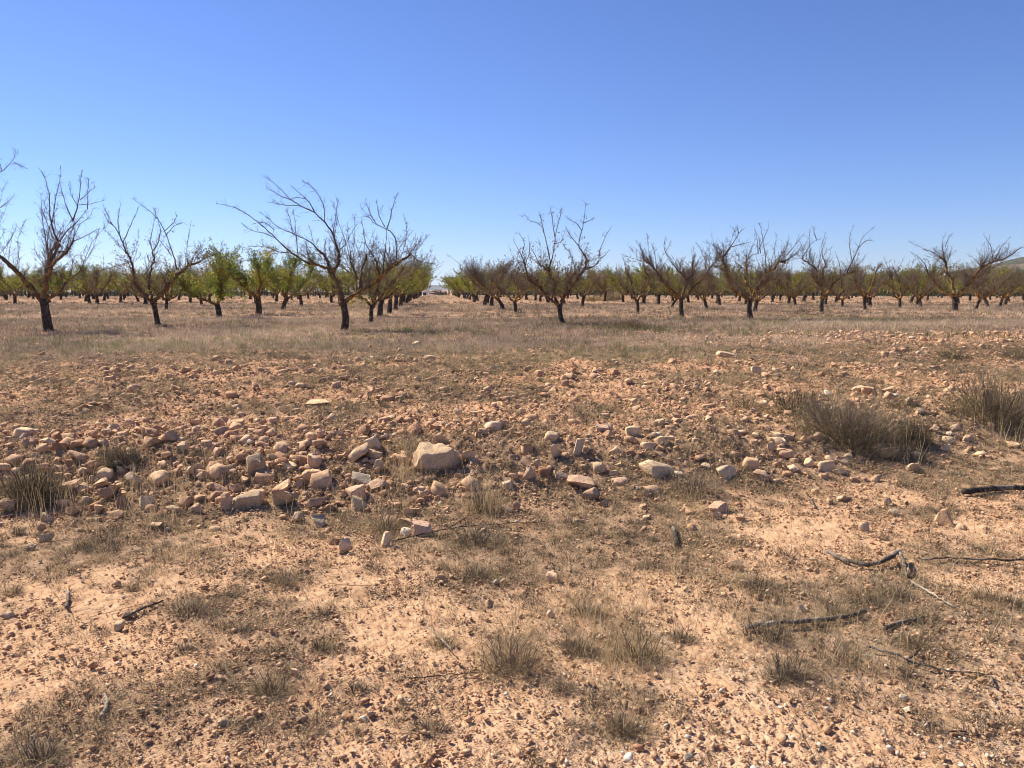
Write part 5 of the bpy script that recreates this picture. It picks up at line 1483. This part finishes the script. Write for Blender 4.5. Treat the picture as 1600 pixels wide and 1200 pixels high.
M_HILL = hill_material('hill_scrub', (0.04, 0.042, 0.026), (0.20, 0.15, 0.095))
M_HILL2 = hill_material('low_ridge_scrub', (0.075, 0.06, 0.038), (0.34, 0.24, 0.15))
ridge("hills", "long blue mountains on the horizon at the end of the lane", 9500, 1800, [(-900, 446), (200, 447), (560, 446.5), (650, 445.4), (690, 445.4), (760, 447), (1100, 449)], -900, 1200, M_HILL, 3, -6.5)
hx, hy, hz = ridge("hills", "grey green hillside rising behind the orchard at the right edge", 2300, 800, [(900, 453), (1250, 440), (1400, 437), (1480, 431), (1540, 420), (1580, 413), (1660, 407), (1800, 403), (2300, 425)], 900, 2300, M_HILL, 5, -6.5)
rx, ry, rz = ridge("hills", "low brown ridge with small white houses behind the right orchard", 900, 330, [(840, 454), (950, 446), (1100, 440), (1250, 438), (1400, 437), (1500, 436), (1600, 434), (2200, 436)], 820, 2200, M_HILL2, 9, -6.5)

wsp = []
rngW = np.random.default_rng(19)
for _ in range(900):
    x = rngW.uniform(-1000, 1700); D = rngW.uniform(620, 780) if x < 900 else rngW.uniform(420, 560)
    u = (x - 800) / FPX; wsp.append((u * D, D, -6.6))
mass("distant_woods", "dark line of far trees along the foot of the sky", "woods", wsp, M_WOODS, 7.6, 31, 1.5, 60)
wsp = []
for _ in range(900):
    i = rngW.integers(0, rx.shape[1]); j = rngW.integers(12, 34)
    wsp.append((rx[j, i], ry[j, i], rz[j, i] - .2))
mass("ridge_woods", "scattered dark trees and scrub on the low brown ridge", "woods", wsp, M_WOODS, 4.5, 33, 1.2, 36)

def plain(name, c, rough=0.9, sc=3.0):
    m, nt, N, L = new_mat(name)
    n1 = noise(N, L, sc, 4, 0.6); r = ramp(N, [(0.3, tuple(v * .86 for v in c)), (0.7, c)]); L.new(n1.outputs['Fac'], r.inputs[0])
    diffuse_out(N, L, r.outputs[0], rough); return m
M_WHITE, M_CREAMW, M_TILE, M_PANE = plain('white_wall', (.8, .78, .74)), plain('cream_wall', (.66, .56, .42)), plain('clay_tiles', (.36, .19, .12)), plain('dark_pane', (.05, .055, .06), .3)
def boxv(s, x0, x1, y0, y1, z0, z1):
    V = [(x, y, z) for z in (z0, z1) for x, y in ((x0, y0), (x1, y0), (x1, y1), (x0, y1))]
    s.add(V, None, [(0, 1, 5, 4), (1, 2, 6, 5), (2, 3, 7, 6), (3, 0, 4, 7), (4, 5, 6, 7), (3, 2, 1, 0)])
def house(name, X, Y, Z, w, h, d, rz_, mat, label, roof=True):
    e = link(name, None, None, (X, Y, Z), (0, 0, rz_)); tag(e, label, "building", None)
    s = Soup(); boxv(s, -w / 2, w / 2, -d / 2, d / 2, -1.5, h); link('wall', s.mesh('wall', mat), e)
    s = Soup()
    if roof:
        o, r = .35, d * .22
        s.add([(-w / 2 - o, -d / 2 - o, h), (w / 2 + o, -d / 2 - o, h), (w / 2 + o, 0, h + r), (-w / 2 - o, 0, h + r), (w / 2 + o, d / 2 + o, h), (-w / 2 - o, d / 2 + o, h)], [(1, 4, 2), (0, 3, 5)], [(0, 1, 2, 3), (3, 2, 4, 5), (0, 5, 4, 1)])
        link('roof', s.mesh('roof', M_TILE), e)
    else:
        boxv(s, -w / 2 - .1, w / 2 + .1, -d / 2 - .1, d / 2 + .1, h + .003, h + .35); link('roof', s.mesh('roof', mat), e)
    nwin = max(1, int(w // 2.6))
    for q in range(nwin):
        cx = -w / 2 + (q + .5) * w / nwin
        s = Soup()
        if q == nwin // 2 and nwin > 1: boxv(s, cx - .5, cx + .5, -d / 2 - .06, -d / 2 + .02, 0, 2.1); link('door', s.mesh('door', M_PANE), e)
        else: boxv(s, cx - .5, cx + .5, -d / 2 - .06, -d / 2 + .02, 1.0, 2.2); link('window', s.mesh('window', M_PANE), e)
def on_ridge(x, j):
    i = int(np.argmin(np.abs((np.arctan((x - 800) / FPX)) - np.arctan2(rx[j], ry[j]))))
    return rx[j, i], ry[j, i], rz[j, i]
for x, j, w, h, d, a, mat, rf, lab in [
 (1477, 22, 8, 5.4, 6, .2, M_WHITE, False, "white flat roofed house on the low ridge at right, the brighter of two neighbours"),
 (1470, 20, 8, 3.4, 6, -.2, M_CREAMW, True, "cream tiled house touching the bright white house on the right ridge"),
 (1293, 17, 6, 4.0, 5, .1, M_WHITE, False, "small white house seen between the limbs of the tree with upright shoots"),
 (1309, 17, 6, 3.4, 5, -.3, M_WHITE, True, "small white house right of the tree with upright shoots")]:
    X, Y, Z = on_ridge(x, j); house("house", X, Y, Z, w, h, d, a - math.atan2(X, Y), mat, lab, rf)
def in_valley(x, D): 
    u = (x - 800) / FPX; return u * D, D, float(height(u * D, D))
X, Y, Z = in_valley(677, 420); house("house", X, Y, Z, 4.2, 5.1, 5, .1, M_CREAMW, "low cream house far at the end of the lane", True)
X, Y, Z = in_valley(673.4, 419); house("tower", X, Y - 4, Z, 1.1, 6.3, 1.1, .1, M_CREAMW, "narrow cream tower beside the low house at the end of the lane", False)
X, Y, Z = in_valley(665, 250); house("shed", X, Y, Z, 1.9, 2.0, 1.6, -.1, M_WHITE, "tiny white shed at the end of the lane on the left side", False)

# ------------------------------------------------------------------ the air
hm, hnt, HN, HL = new_mat('air')
ho = HN.new('ShaderNodeOutputMaterial'); pv = HN.new('ShaderNodeVolumePrincipled')
pv.inputs['Color'].default_value = (0.68, 0.80, 1.0, 1); pv.inputs['Density'].default_value = 4.5e-5; pv.inputs['Anisotropy'].default_value = 0.2
HL.new(pv.outputs[0], ho.inputs['Volume'])
s = Soup(); boxv(s, -12600, 12600, -12600, 12600, -9.6, 125)
haze = link("haze", s.mesh("haze", hm)); tag(haze, "thin pale blue air between the trees and the far mountains", "haze", None, 'stuff')
